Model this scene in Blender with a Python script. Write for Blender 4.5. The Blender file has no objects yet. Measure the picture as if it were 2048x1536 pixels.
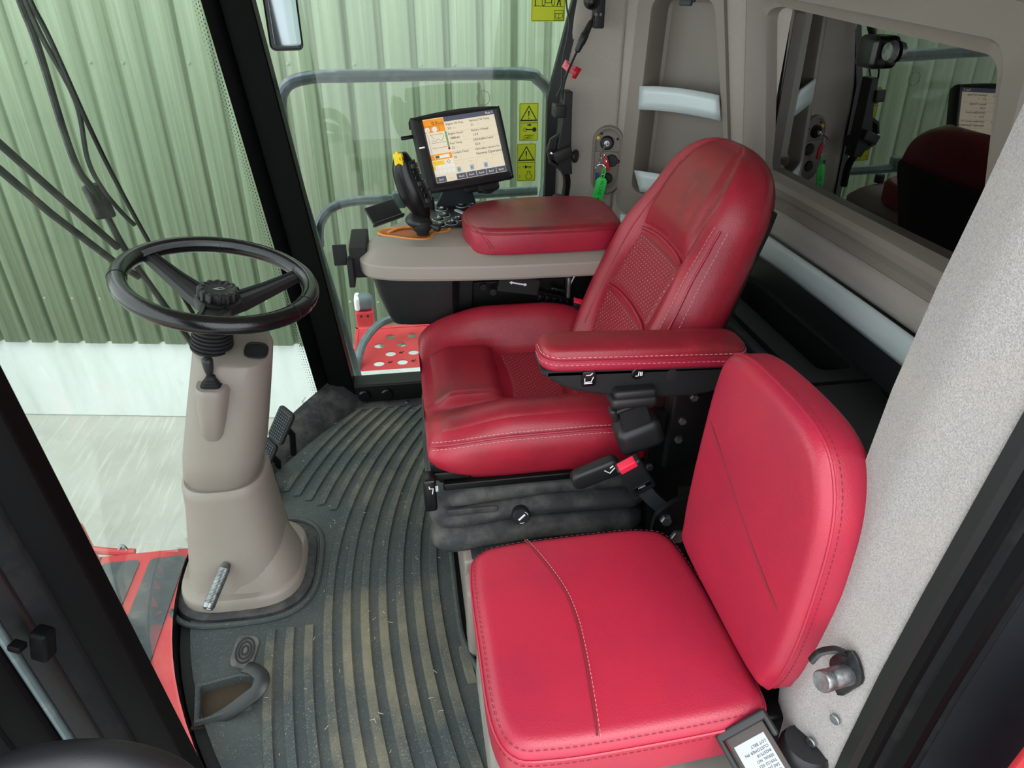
import bpy, bmesh, math, random
from mathutils import Vector as V, Matrix
R = math.radians
random.seed(7)
scn = bpy.context.scene
COL = scn.collection

# ---------------------------------------------------------------- camera, sky, sun, exposure
cam_d = bpy.data.cameras.new('camera'); cam = bpy.data.objects.new('camera', cam_d); COL.objects.link(cam)
cam_d.sensor_width = 36.0; cam_d.lens = 24.61; cam_d.clip_start = 0.02
cam.location = (0, 0, 1.33)
_th, _ps, _ro = R(30.5), R(9.0), R(0.3)
_F = V((math.sin(_ps)*math.cos(_th), math.cos(_ps)*math.cos(_th), -math.sin(_th)))
_R0 = V((math.cos(_ps), -math.sin(_ps), 0)); _U0 = _R0.cross(_F)
_Rr = _R0*math.cos(_ro)+_U0*math.sin(_ro); _Ur = _Rr.cross(_F)
cam.rotation_euler = Matrix((_Rr, _Ur, -_F)).transposed().to_euler()
scn.camera = cam

w = bpy.data.worlds.new('sky'); scn.world = w; w.use_nodes = True
bgn = w.node_tree.nodes['Background']
bgn.inputs[0].default_value = (0.90, 0.95, 1.0, 1); bgn.inputs[1].default_value = 2.5
sd = bpy.data.lights.new('sun', 'SUN'); so = bpy.data.objects.new('sun', sd); COL.objects.link(so)
sd.energy = 0.9; sd.angle = R(25); sd.color = (1, 0.97, 0.92)
so.rotation_euler = V((-0.22, 0.52, -0.82)).to_track_quat('-Z', 'Y').to_euler()   # soft sun from behind the photographer
so.location = (0, -3, 6)
scn.view_settings.view_transform = 'Standard'; scn.view_settings.look = 'None'
scn.view_settings.gamma = 1.0; scn.view_settings.use_curve_mapping = False
scn.view_settings.exposure = 0.35

# ---------------------------------------------------------------- materials
def lin(h):
    h = h.lstrip('#'); o = []
    for i in (0, 2, 4):
        c = int(h[i:i+2], 16)/255
        o.append(c/12.92 if c <= .04045 else ((c+.055)/1.055)**2.4)
    return tuple(o)+(1,)
MATS = {}
def mat(name, col, rough=.5, metal=0, bump=None, mix=None, mix2=None, spec=.5, coat=0, emit=0, sheen=0, bumpkind='noise'):
    """col hex; bump=(scale,strength,distance); mix=(hex2, scale, lo, hi) noise-blended stain colour"""
    m = bpy.data.materials.new(name); m.use_nodes = True; MATS[name] = m
    nt = m.node_tree; n = nt.nodes; l = nt.links; b = n['Principled BSDF']
    b.inputs['Base Color'].default_value = lin(col); b.inputs['Roughness'].default_value = rough
    b.inputs['Metallic'].default_value = metal; b.inputs['Specular IOR Level'].default_value = spec
    b.inputs['Coat Weight'].default_value = coat; b.inputs['Sheen Weight'].default_value = sheen
    tc = n.new('ShaderNodeTexCoord'); src = None
    for mx in (mix, mix2):
        if not mx: continue
        t = n.new('ShaderNodeTexNoise'); t.inputs['Scale'].default_value = mx[1]; t.inputs['Detail'].default_value = 6
        t.inputs['Roughness'].default_value = .65
        mp = n.new('ShaderNodeMapping')
        if len(mx) > 4: mp.inputs['Scale'].default_value = mx[4]
        l.new(tc.outputs['Object'], mp.inputs['Vector']); l.new(mp.outputs[0], t.inputs['Vector'])
        r = n.new('ShaderNodeMapRange'); r.inputs[1].default_value = mx[2]; r.inputs[2].default_value = mx[3]
        l.new(t.outputs['Fac'], r.inputs[0])
        c = n.new('ShaderNodeMix'); c.data_type = 'RGBA'
        l.new(r.outputs[0], c.inputs['Factor'])
        if src is None: c.inputs['A'].default_value = lin(col)
        else: l.new(src, c.inputs['A'])
        c.inputs['B'].default_value = lin(mx[0]); src = c.outputs['Result']
    if src: l.new(src, b.inputs['Base Color'])
    if bump:
        if bumpkind == 'voronoi':
            t = n.new('ShaderNodeTexVoronoi'); t.inputs['Scale'].default_value = bump[0]; o = t.outputs['Distance']
        else:
            t = n.new('ShaderNodeTexNoise'); t.inputs['Scale'].default_value = bump[0]; t.inputs['Detail'].default_value = 3; o = t.outputs['Fac']
        l.new(tc.outputs['Object'], t.inputs['Vector'])
        bp = n.new('ShaderNodeBump'); bp.inputs['Strength'].default_value = bump[1]; bp.inputs['Distance'].default_value = bump[2]
        l.new(o, bp.inputs['Height']); l.new(bp.outputs[0], b.inputs['Normal'])
    if emit:
        b.inputs['Emission Color'].default_value = lin(col); b.inputs['Emission Strength'].default_value = emit
    return m
def glass(name, tint, refl, dust=0.0, dustcol='c8d2c0'):
    """window pane: clear pass-through tinted, fresnel reflection, a little dust on the surface"""
    m = bpy.data.materials.new(name); m.use_nodes = True; MATS[name] = m
    nt = m.node_tree; n = nt.nodes; l = nt.links; n.remove(n['Principled BSDF']); out = n['Material Output']
    tr = n.new('ShaderNodeBsdfTransparent'); tr.inputs[0].default_value = lin(tint)
    gl = n.new('ShaderNodeBsdfGlossy'); gl.inputs['Roughness'].default_value = .01
    lw = n.new('ShaderNodeLayerWeight'); lw.inputs[0].default_value = .5; fp = n.new('ShaderNodeMath'); fp.operation = 'POWER'; fp.inputs[1].default_value = 5; l.new(lw.outputs['Facing'], fp.inputs[0]); fr = n.new('ShaderNodeMath'); fr.operation = 'MULTIPLY_ADD'; fr.inputs[1].default_value = .95; fr.inputs[2].default_value = .045; l.new(fp.outputs[0], fr.inputs[0])
    ml = n.new('ShaderNodeMath'); ml.operation = 'MULTIPLY'; ml.inputs[1].default_value = refl; ml.use_clamp = True
    l.new(fr.outputs[0], ml.inputs[0])
    mx = n.new('ShaderNodeMixShader'); l.new(ml.outputs[0], mx.inputs[0]); l.new(tr.outputs[0], mx.inputs[1]); l.new(gl.outputs[0], mx.inputs[2])
    last = mx
    if dust:
        df = n.new('ShaderNodeBsdfDiffuse'); df.inputs[0].default_value = lin(dustcol)
        tc = n.new('ShaderNodeTexCoord'); t = n.new('ShaderNodeTexNoise'); t.inputs['Scale'].default_value = 9; t.inputs['Detail'].default_value = 9
        t.inputs['Roughness'].default_value = .8
        l.new(tc.outputs['Object'], t.inputs['Vector'])
        r = n.new('ShaderNodeMapRange'); r.inputs[1].default_value = .4; r.inputs[2].default_value = .85; r.inputs[3].default_value = dust*.3; r.inputs[4].default_value = dust*2
        l.new(t.outputs['Fac'], r.inputs[0])
        m2 = n.new('ShaderNodeMixShader'); l.new(r.outputs[0], m2.inputs[0]); l.new(mx.outputs[0], m2.inputs[1]); l.new(df.outputs[0], m2.inputs[2]); last = m2
    l.new(last.outputs[0], out.inputs['Surface'])
    return m
LEA = dict(rough=.36, bump=(420, .22, .002), spec=.55)
mat('red_leather', 'a01f32', mix=('861c2a', 9, .45, .8), **LEA)
mat('red_leather_worn', '921f2e', mix=('5a2a2a', 7, .50, .80), mix2=('b02a3a', 16, .55, .8), **LEA)
mat('red_leather_bright', 'a62138', mix=('93203a', 6, .4, .8), **LEA)
mat('red_thread', 'e08c90', .7); mat('dark_thread', '6e1a24', .7)
mat('black_plastic', '1b1c1e', .45, bump=(700, .12, .001))
mat('black_matte', '131416', .75, bump=(500, .1, .001))
mat('black_gloss', '0a0b0d', .28, spec=.4)
mat('black_leather', '0d0e11', .21, bump=(300, .25, .001), spec=.6)
mat('black_metal', '090a0b', .42, spec=.3)
mat('dusty_black', '2a2c2e', .7, mix=('63605a', 14, .45, .8), bump=(300, .2, .001))
mat('grey_rubber', '33383c', .6, mix=('55524a', 12, .5, .85))
mat('taupe', '887f77', .5, bump=(900, .06, .0006), mix=('827a72', 5, .4, .8))
mat('taupe_light', '9a9188', .5, bump=(900, .06, .0006))
mat('taupe_dusty', '8b857d', .6, mix=('a9a69c', 8, .45, .75))
mat('silver', 'cfdadd', .35, .1)
mat('fabric', 'aea69e', .95, bump=(900, .5, .0012), mix=('a0988f', 700, .45, .62), sheen=.3)
mat('carpet', 'a5a09c', 1.0, bump=(650, 1.0, .003), mix=('8f8a86', 420, .42, .62), mix2=('a89f92', 6, .5, .85), sheen=.3)
mat('steel', '8f9496', .35, .9, mix=('5d5b58', 60, .45, .7))
mat('dark_steel', '3b3c3e', .35, .8, mix=('241f1d', 50, .5, .7))
mat('chrome', 'c9ccd0', .15, 1)
mat('paint_red', 'c8303a', .45, mix=('d0504f', 9, .45, .8))
mat('antislip', '50565a', .95, bump=(600, .6, .002), mix=('8a8880', 7, .5, .8))
mat('yellow', 'f0d000', .45); mat('white', 'e6eaec', .5); mat('black_ink', '101010', .6)
mat('orange', 'e08a2e', .45); mat('orange_rubber', 'b5652e', .6)
mat('green_tag', '35dd5a', .45); mat('red_plastic', 'd0202e', .35); mat('pink_ribbon', 'f07a86', .6)
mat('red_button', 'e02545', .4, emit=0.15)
mat('sticker', 'c9dc14', .45); mat('sticker_yellow', 'd2e01c', .45)
mat('galv', '59696c', .38, .25, mix=('7d8a8a', 30, .5, .75))
mat('grey_lens', '59666c', .5)
mat('grey_key', 'b9bcbc', .5); mat('void', '050505', .9)
mat('shaded_mud', '3a3024', .95); mat('post_black', '060607', .5, spec=.08); mat('mirror_face', '8a9496', .12, .85)  # mud tone darkened in its colour for the shade inside the mat opening
mat('blue', '1c2c6a', .5)

# ---------------------------------------------------------------- mesh helpers: every shape is (verts, faces)
def J(*gs):
    v, f = [], []
    for g in gs:
        o = len(v); v += list(g[0]); f += [tuple(i+o for i in q) for q in g[1]]
    return v, f
class Fr:
    def __init__(s, o, ex=(1, 0, 0), ey=(0, 1, 0), ez=None):
        s.o = V(o); s.x = V(ex).normalized(); y = V(ey); y = (y-s.x*y.dot(s.x)).normalized(); s.y = y
        s.z = s.x.cross(y)
    def p(s, a, b, c=0): return s.o+s.x*a+s.y*b+s.z*c
    def off(s, a, b, c=0):
        r = Fr(s.p(a, b, c)); r.x, r.y, r.z = s.x, s.y, s.z; return r
def T(fr, g): return [fr.p(*p) for p in g[0]], g[1]
def bx(x0, x1, y0, y1, z0, z1):
    v = [(x, y, z) for z in (z0, z1) for y in (y0, y1) for x in (x0, x1)]
    return [V(p) for p in v], [(0, 2, 3, 1), (4, 5, 7, 6), (0, 1, 5, 4), (2, 6, 7, 3), (0, 4, 6, 2), (1, 3, 7, 5)]
def rbx(x0, x1, y0, y1, z0, z1, r=.01, seg=3):
    c = V(((x0+x1)/2, (y0+y1)/2, (z0+z1)/2)); h = V((abs(x1-x0)/2, abs(y1-y0)/2, abs(z1-z0)/2))
    rr = min(r, min(h)*.999); g = []
    for a in range(3):
        A = [-h[a]+rr*i/seg for i in range(seg)]+[-h[a]+rr]
        A = A+[-q for q in reversed(A)]; g.append(A)
    vid = {}; v = []; f = []
    def vert(p):
        k = tuple(round(q, 6) for q in p)
        if k not in vid:
            q = V(p); i = V([max(-h[a]+rr, min(h[a]-rr, q[a])) for a in range(3)]); d = q-i
            if d.length > 1e-9: d = d.normalized()*rr
            vid[k] = len(v); v.append(c+i+d)
        return vid[k]
    for a in range(3):
        b_, c_ = (a+1) % 3, (a+2) % 3
        for s in (-1, 1):
            for i in range(len(g[b_])-1):
                for j in range(len(g[c_])-1):
                    q = []
                    for di, dj in ((0, 0), (1, 0), (1, 1), (0, 1)):
                        p = [0, 0, 0]; p[a] = s*h[a]; p[b_] = g[b_][i+di]; p[c_] = g[c_][j+dj]; q.append(vert(p))
                    q = q if s > 0 else q[::-1]
                    u = []
                    for k in q:
                        if k not in u: u.append(k)
                    if len(u) > 2: f.append(tuple(u))
    return v, f
def loft(rings, cap=True, closed=True):
    v, f = [], []; n = len(rings[0])
    for r in rings: v += [V(p) for p in r]
    for i in range(len(rings)-1):
        for j in range(n if closed else n-1):
            k = (j+1) % n
            f.append((i*n+j, i*n+k, (i+1)*n+k, (i+1)*n+j))
    if cap and closed:
        f.append(tuple(range(n))[::-1]); f.append(tuple((len(rings)-1)*n+j for j in range(n)))
    return v, f
def prism(poly, fr, d0, d1):
    return loft([[fr.p(a, b, d0) for a, b in poly], [fr.p(a, b, d1) for a, b in poly]])
def inset(poly, d):
    n = len(poly); o = []
    ar = sum(poly[i][0]*poly[(i+1) % n][1]-poly[(i+1) % n][0]*poly[i][1] for i in range(n))
    s = 1 if ar > 0 else -1
    for i in range(n):
        a, b, c = poly[i-1], poly[i], poly[(i+1) % n]
        e1 = V((b[0]-a[0], b[1]-a[1])); e2 = V((c[0]-b[0], c[1]-b[1]))
        if e1.length < 1e-9 or e2.length < 1e-9: o.append(b); continue
        n1 = V((-e1.y, e1.x)).normalized(); n2 = V((-e2.y, e2.x)).normalized(); m = n1+n2
        if m.length < 1e-6: m = n1
        m.normalize(); q = m*(d/max(.5, m.dot(n1)))*s
        o.append((b[0]+q.x, b[1]+q.y))
    return o
def slab(poly, fr, t, r=.01, seg=4, crown=0, rb=None, tilt=None):
    """pad of outline poly, from 0 to t along fr.z, edges rounded with radius r; crown bulges the top"""
    rb = r if rb is None else rb; rings = []
    for k in range(seg+1):
        a = math.pi/2*k/seg; q = inset(poly, rb*(1-math.sin(a))); rings.append([fr.p(x, y, rb*(1-math.cos(a))) for x, y in q])
    for k in range(seg+1):
        a = math.pi/2*k/seg; q = inset(poly, r*(1-math.cos(a))); rings.append([fr.p(x, y, t-r+r*math.sin(a)) for x, y in q])
    if crown:
        cx = sum(p[0] for p in poly)/len(poly); cy = sum(p[1] for p in poly)/len(poly); q0 = inset(poly, r)
        for k in range(1, 7):
            s = 1-k/7; rings.append([fr.p(cx+(x-cx)*s, cy+(y-cy)*s, t+crown*(1-s*s)) for x, y in q0])
    return loft(rings)
def cr(pts, n=8, closed=False):
    P = [V(p) if len(p) == 3 else V((p[0], p[1], 0)) for p in pts]; o = []; m = len(P)
    for i in range(m if closed else m-1):
        if closed: a, b, c, d = P[i-1], P[i], P[(i+1) % m], P[(i+2) % m]
        else: a, b, c, d = P[max(i-1, 0)], P[i], P[i+1], P[min(i+2, m-1)]
        for k in range(n):
            t = k/n; o.append(.5*((2*b)+(c-a)*t+(2*a-5*b+4*c-d)*t*t+(-a+3*b-3*c+d)*t**3))
    if not closed: o.append(P[-1])
    return o
def cr2(pts, n=6): return [(p.x, p.y) for p in cr(pts, n, True)]
def rrect(w_, h_, r, seg=5, cx=0, cy=0):
    o = []
    for sx, sy, a0 in ((1, 1, 0), (-1, 1, 90), (-1, -1, 180), (1, -1, 270)):
        for k in range(seg+1):
            a = R(a0+90*k/seg); o.append((cx+sx*(w_/2-r)+r*math.cos(a), cy+sy*(h_/2-r)+r*math.sin(a)))
    return o
def ngon(r, n=16, cx=0, cy=0, ry=None): return [(cx+r*math.cos(2*math.pi*k/n), cy+(ry or r)*math.sin(2*math.pi*k/n)) for k in range(n)]
def tube(path, r, seg=10, closed=False, cap=True, flat=None, up=None):
    P = [V(p) for p in path]; n = len(P); rings = []; prev = None
    for i in range(n):
        if closed: t = P[(i+1) % n]-P[i-1]
        else: t = P[min(i+1, n-1)]-P[max(i-1, 0)]
        t.normalize()
        if prev is None:
            u = V(up) if up else (V((0, 0, 1)) if abs(t.z) < .9 else V((1, 0, 0)))
        else: u = prev
        u = (u-t*u.dot(t)).normalized(); prev = u; b = t.cross(u)
        rr = r[i] if isinstance(r, (list, tuple)) else r; fl = flat or 1
        rings.append([P[i]+u*math.cos(2*math.pi*k/seg)*rr*fl+b*math.sin(2*math.pi*k/seg)*rr for k in range(seg)])
    if closed: rings.append(rings[0])
    g = loft(rings, cap=cap and not closed)
    return g
def lathe(prof, o, axis=(0, 0, 1), seg=24, xa=None):
    ax = V(axis).normalized(); t = V(xa) if xa else (V((1, 0, 0)) if abs(ax.x) < .9 else V((0, 1, 0)))
    fr = Fr(o, (t-ax*t.dot(ax)), ax.cross(t))
    return loft([[fr.p(r*math.cos(2*math.pi*k/seg), r*math.sin(2*math.pi*k/seg), h) for k in range(seg)] for r, h in prof])
def sheet(fn, nu, nv):
    v = [V(fn(i/nu, j/nv)) for i in range(nu+1) for j in range(nv+1)]; f = []
    for i in range(nu):
        for j in range(nv):
            a = i*(nv+1)+j; f.append((a, a+nv+1, a+nv+2, a+1))
    return v, f
def stitches(path, L=.007, gap=.004, r=.0007, lift=None):
    """row of thread stitches along a path"""
    P = [V(p) for p in path]; gs = []; d = 0; nxt = 0
    for i in range(len(P)-1):
        a, b = P[i], P[i+1]; s = (b-a).length
        while nxt < d+s:
            t = (nxt-d)/s; p = a.lerp(b, t); q = p+(b-a).normalized()*L
            gs.append(tube([p, p.lerp(q, .5)+(V(lift)*.0006 if lift else V((0, 0, 0))), q], r, 4)); nxt += L+gap
        d += s
    return J(*gs)

# ---------------------------------------------------------------- object helpers
def ob(name, g, m, par=None, smooth=30, bevel=0, sub=0, solid=0, label=None, cat=None, group=None, kind=None, bseg=2):
    v, f = g; v = [V(p) for p in v]
    if par is not None: o0 = OFF.get(par.name, V((0, 0, 0)))
    else:
        o0 = V((sum(p.x for p in v)/len(v), sum(p.y for p in v)/len(v), min(p.z for p in v)))
    me = bpy.data.meshes.new(name); me.from_pydata([tuple(p-o0) for p in v], [], f); me.validate(); me.update()
    b = bmesh.new(); b.from_mesh(me); bmesh.ops.remove_doubles(b, verts=b.verts, dist=1e-6); bmesh.ops.recalc_face_normals(b, faces=b.faces); b.to_mesh(me); b.free()
    mm = m if isinstance(m, (list, tuple)) else [m]
    for q in mm: me.materials.append(MATS[q])
    o = bpy.data.objects.new(name, me); COL.objects.link(o)
    if par is not None: o.parent = par; OFF[o.name] = o0
    else: o.location = o0; OFF[o.name] = o0
    if smooth:
        me.shade_smooth()
        if smooth < 180: me.set_sharp_from_angle(angle=R(smooth))
    if solid:
        s = o.modifiers.new('s', 'SOLIDIFY'); s.thickness = solid; s.offset = 0
    if bevel:
        s = o.modifiers.new('b', 'BEVEL'); s.width = bevel; s.segments = bseg; s.limit_method = 'ANGLE'; s.angle_limit = R(35)
        s.harden_normals = False; me.shade_smooth()
        if not sub:
            pass
    if sub:
        s = o.modifiers.new('d', 'SUBSURF'); s.levels = s.render_levels = sub; me.shade_smooth()
    if label: o['label'] = label
    if cat: o['category'] = cat
    if group: o['group'] = group
    if kind: o['kind'] = kind
    return o
OFF = {}
def thing(name, label, cat, loc, group=None, kind=None):
    o = bpy.data.objects.new(name, None); COL.objects.link(o); o.location = loc; o.empty_display_size = .05; OFF[o.name] = V(loc)
    if kind: o['kind'] = kind
    else: o['label'] = label; o['category'] = cat
    if label: o['label'] = label
    if group: o['group'] = group
    return o
def S(name, g, m, par=None, **k):
    return ob(name, g, m, par, kind=None if par is not None else 'structure', **k)
def text(s, size, fr, align='LEFT', ext=.0003, sx=1):
    """lettering as mesh in frame fr (x along the line, y up, z out)"""
    c = bpy.data.curves.new('t', 'FONT'); c.body = s; c.size = size; c.align_x = align; c.extrude = ext; c.resolution_u = 2
    o = bpy.data.objects.new('t', c); COL.objects.link(o)
    dg = bpy.context.evaluated_depsgraph_get(); me = o.evaluated_get(dg).to_mesh()
    g = ([fr.p(p.co.x*sx, p.co.y, p.co.z) for p in me.vertices], [tuple(q.vertices) for q in me.polygons])
    o.evaluated_get(dg).to_mesh_clear(); bpy.data.objects.remove(o); bpy.data.curves.remove(c)
    return g
def bolt(o, axis, r, h, par, m='steel', hexa=True, name='bolt'):
    return ob(name, lathe([(r*.2, 0), (r, 0), (r, h*.7), (r*.85, h), (0.0005, h)], o, axis, 6 if hexa else 16), m, par)

def lerp_pts(P, y):
    if y <= P[0][0]: return P[0][1]
    for (a, b), (c, d) in zip(P, P[1:]):
        if y <= c: t = (y-a)/(c-a); return b+(d-b)*t
    return P[-1][1]
# ================================================================ SETTING: yard and shed outside
GZ = -1.9
mat('concrete', 'a9aaa3', .9, bump=(60, .25, .01), mix=('98998f', 1.3, .42, .75), mix2=('bcbcb4', 30, .52, .75, (1, .06, 1)))
mat('plinth', 'c3c9c7', .9, bump=(40, .2, .01), mix=('a9b2aa', 1.1, .45, .8, (3, 3, .5)), mix2=('9a9783', 3.0, .60, .9))
mat('green_sheet', '76866e', .45, .05, mix=('86957b', 2.0, .35, .75, (6, 6, .12)), mix2=('90a086', 25, .5, .8, (3, 3, .03)))
S('ground', bx(-14, 14, -12, 12, GZ-.1, GZ), 'concrete')
_W = V((math.cos(R(10.0)), -math.sin(R(10.0)), 0)); _N = V((math.sin(R(10.0)), math.cos(R(10.0)), 0))
WF = Fr(_N*4.86, _W, (0, 0, 1))          # z axis points to the cab
WF.z = -_N
S('wall_plinth', T(WF, bx(-8, 5, GZ, -1.17, -.16, .0)), 'plinth', bevel=.012)
wall = thing('wall_shed', None, None, WF.p(-1, GZ), kind='structure')
def sheet_profile(n=5, p=.2105):
    o = []
    for k in range(n):
        s = k*p
        for a, d in ((0, -.042), (.020, -.042), (.030, 0), (.070, 0), (.076, .006), (.082, 0), (.128, 0), (.134, .006), (.140, 0), (.184, 0), (.192, -.042)):
            o.append((s+a, d))
    o.append((n*p+.002, -.0415)); return o
prof = sheet_profile()
for i in range(-8, 5):
    a0 = -.076-.010+i*5*.2105
    top = [WF.p(a0+a, 3.2, d+.045) for a, d in prof]; bot = [WF.p(a0+a, -1.19, d+.045) for a, d in prof]
    s = S('cladding_sheet', loft([bot, top], closed=False), 'green_sheet', wall, smooth=20, solid=.001)
    for z, ks in ((.82, (0, 2, 3)), (-.81, (0, 1, 3, 4))):
        for k in ks:
            if -4.6 < a0 < 1.2:
                ob('screw', lathe([(.001, 0), (.011, 0), (.011, .002), (.006, .003), (.006, .008), (.0005, .009)], WF.p(a0+k*.2105+.047, z, .045), WF.z, 8), 'green_sheet', s)

# red feeder house in front of the cab with anti-slip pads, and the platform on the far side
fh = thing('feeder_house', 'red painted feeder house top with dark anti-slip strips, seen through the windscreen', 'machine', (-1.0, 1.4, -.6))
ob('top_plate', J(rbx(-1.60, -.60, .85, 1.85, -.33, -.302, .008), bx(-1.6, -.6, .86, 1.84, -.75, -.33)), 'paint_red', fh)
for x0, x1 in ((-.885, -.775), (-1.030, -.915), (-1.175, -1.06), (-1.32, -1.205)):
    ob('anti_slip_pad', prism(rrect(x1-x0, .88, .018, 5, (x0+x1)/2, 1.37), Fr((0, 0, -.302)), 0, .004), 'antislip', fh)
ob('fold_line', bx(-1.047, -1.042, .87, 1.84, -.3025, -.299), 'black_metal', fh)
ob('front_lip', tube(cr([(-1.30, 1.88, -.30), (-1.16, 1.885, -.285), (-1.03, 1.865, -.30), (-.95, 1.86, -.31)], 6), .012, 8), 'paint_red', fh)
ob('bracket', loft([[V((-1.24, 2.0, -.33)), V((-1.15, 2.0, -.33)), V((-1.15, 2.0, -.28)), V((-1.24, 2.03, -.26))], [V((-1.14, 1.84, -.36)), V((-1.05, 1.84, -.36)), V((-1.05, 1.84, -.29)), V((-1.14, 1.84, -.28))]]), 'paint_red', fh, bevel=.006)
ob('eye_bolt', tube(cr([(-1.0, 1.86, -.30), (-.985, 1.87, -.285), (-.97, 1.86, -.30)], 5), .005, 6), 'steel', fh)

pf = thing('side_platform', 'red perforated step platform outside the right window beneath the console', 'platform', (-.05, 2.8, -.1))
hole_c = [(-.145+.095*i+(.0475 if j % 2 else 0), 2.555+.080*j) for j in range(4) for i in range(4)]
pl = bmesh.new()
def plate_with_holes(x0, x1, y0, y1, z, holes, r, t=.004):
    """plate tessellated as cells around round holes"""
    gs = []; xs = sorted(set([x0, x1])); cw, ch = .0375, .029
    nx = int(round((x1-x0)/.075)); 
    rows = []
    ys = [y0]+[y for y in sorted({h[1] for h in holes})]
    edges = [y0]+[(a+b)/2 for a, b in zip(sorted({h[1] for h in holes}), sorted({h[1] for h in holes})[1:])]+[y1]
    for ri, hy in enumerate(sorted({h[1] for h in holes})):
        e0, e1 = edges[ri], edges[ri+1]
        hs = sorted(h[0] for h in holes if h[1] == hy); ex = [x0]+[(a+b)/2 for a, b in zip(hs, hs[1:])]+[x1]
        for ci, hx in enumerate(hs):
            a0, a1 = ex[ci], ex[ci+1]; ring = []; outer = []
            for k in range(16):
                an = 2*math.pi*k/16; c, s_ = math.cos(an), math.sin(an); ring.append((hx+r*c, hy+r*s_))
                tx = ((a1-hx)/c if c > 0 else (a0-hx)/c) if abs(c) > 1e-6 else 9; ty = ((e1-hy)/s_ if s_ > 0 else (e0-hy)/s_) if abs(s_) > 1e-6 else 9
                q = min(tx, ty); outer.append((hx+q*c, hy+q*s_))
            cor = [(a0, e0), (a1, e0), (a1, e1), (a0, e1)]
            for qx, qy in cor:
                j = min(range(16), key=lambda k: (outer[k][0]-qx)**2+(outer[k][1]-qy)**2); outer[j] = (qx, qy)
            gs.append(loft([[V((x, y, z)) for x, y in outer], [V((x, y, z)) for x, y in ring], [V((x, y, z-t)) for x, y in ring]], cap=False))
    return J(*gs)
ob('perforated_plate', plate_with_holes(-.24, .30, 2.50, 2.90, -.05, hole_c, .022), 'paint_red', pf, smooth=0)
for (x, y) in hole_c[:8]:
    g = []
    for k in range(3):
        a = R(60+60*k); g.append(tube([(x+.0475, y, -.049), (x+.0475+.012*math.cos(a), y+.012*math.sin(a), -.047)], .0018, 4))
    ob('grip_burr', J(*g), 'black_metal', pf)
ob('plate_rim', J(bx(-.25, .30, 2.88, 2.90, -.09, -.045), bx(-.25, -.235, 2.5, 2.9, -.09, -.045)), 'paint_red', pf, bevel=.004)
ob('hoop_rail', tube(cr([(-.245, 2.46, -.10), (-.225, 2.56, -.02), (-.19, 2.66, .02), (-.12, 2.76, .04), (.0, 2.80, .045), (.15, 2.80, .045)], 8), .017, 10), 'galv', pf)
sl = thing('side_light', 'small grey work light on a red bracket beside the platform', 'lamp', (-.2, 3.0, -.1))
ob('lamp_body', rbx(-.245, -.165, 2.96, 3.03, .0, .075, .03, 4), 'grey_lens', sl)
ob('lamp_lens', rbx(-.25, -.225, 2.955, 3.035, .005, .07, .012, 3), 'white', sl)
ob('bracket', J(bx(-.25, -.17, 2.96, 3.02, -.16, .0), ), 'paint_red', sl, bevel=.006)
for k in range(2): ob('rivet_hole', lathe([(.0005, 0), (.006, 0), (.006, .001), (.0005, .001)], (-.225+.03*k, 2.96, -.02), (0, -1, 0), 10), 'black_ink', sl)

# outside hand rails of the right platform
hr = thing('hand_rail', 'grey tubular hand rail loop outside the right window', 'rail', (.1, 2.4, -.1))
ob('rail_loop', tube(cr([(-.215, 2.4, -.10), (-.235, 2.4, .06), (-.342, 2.4, .754), (-.356, 2.4, .93), (-.336, 2.4, 1.015), (-.26, 2.4, 1.046), (-.1, 2.4, 1.049), (.38, 2.4, 1.049), (.462, 2.4, 1.03), (.512, 2.4, .965), (.530, 2.4, .87), (.485, 2.4, .62), (.44, 2.4, .2)], 8), .019, 12), 'galv', hr)
ob('lower_rail', tube(cr([(-.300, 2.43, .50), (-.288, 2.43, .575), (-.245, 2.43, .630), (-.17, 2.43, .652), (-.03, 2.43, .655), (.47, 2.43, .665)], 8), .0165, 12), 'galv', hr)
ob('clamp', rbx(-.035, .01, 2.41, 2.45, .625, .68, .008), 'galv', hr)
ob('clamp', rbx(.09, .13, 2.41, 2.45, .65, .70, .006), 'galv', hr)
em = thing('side_mirror', 'black exterior mirror hanging outside above the hand rail', 'mirror', (-.33, 2.6, 1.10))
EM = Fr((-.335, 2.6, 1.24), (1, .12, 0), (-.05, 0, 1))
ob('housing', slab(rrect(.105, .27, .018, 5), EM, -.03, .006), 'black_gloss', em)
ob('mirror_glass', slab(rrect(.085, .245, .012, 5), EM.off(.005, 0, .0), .003, .001), 'mirror_face', em)
ob('mount_arm', tube([EM.p(-.05, .08, -.02), EM.p(-.09, .12, -.02), EM.p(-.11, .30, -.02)], .011, 8), 'black_metal', em)

# ================================================================ SETTING: the cab shell
def wx(y, z): return -.620+.33*((y-1.41)/.79)**2-.113*z     # windscreen surface, bowed forward and leaning out at the top
mat('floor_plate', '16181a', .8)
fl = [(wx(y, 0)+.01, y) for y in [.62+1.6*k/20 for k in range(21)]]+[(.98, 2.22), (.98, .62)]
S('floor', prism(fl, Fr((0, 0, 0)), -.05, -.012), 'floor_plate')
glass('glass_screen', 'f4f8f4', .45, .02); glass('glass_side', 'f4f8f4', .55, .012); glass('glass_rear', '10160f', 5.2, .006, '808a80')
S('window_1', sheet(lambda u, v: (wx(.66+1.52*u, .02+1.6*v), .66+1.52*u, .02+1.6*v), 28, 10), 'glass_screen', smooth=60, solid=.005, label='large bowed clear windscreen ahead of the steering wheel')
win1 = bpy.data.objects['window_1']
ob('black_border', sheet(lambda u, v: (wx(2.142+.10*u, -.02+1.6*v)+.006, 2.142+.10*u, -.02+1.6*v), 4, 10), 'black_gloss', win1, smooth=60)
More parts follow.
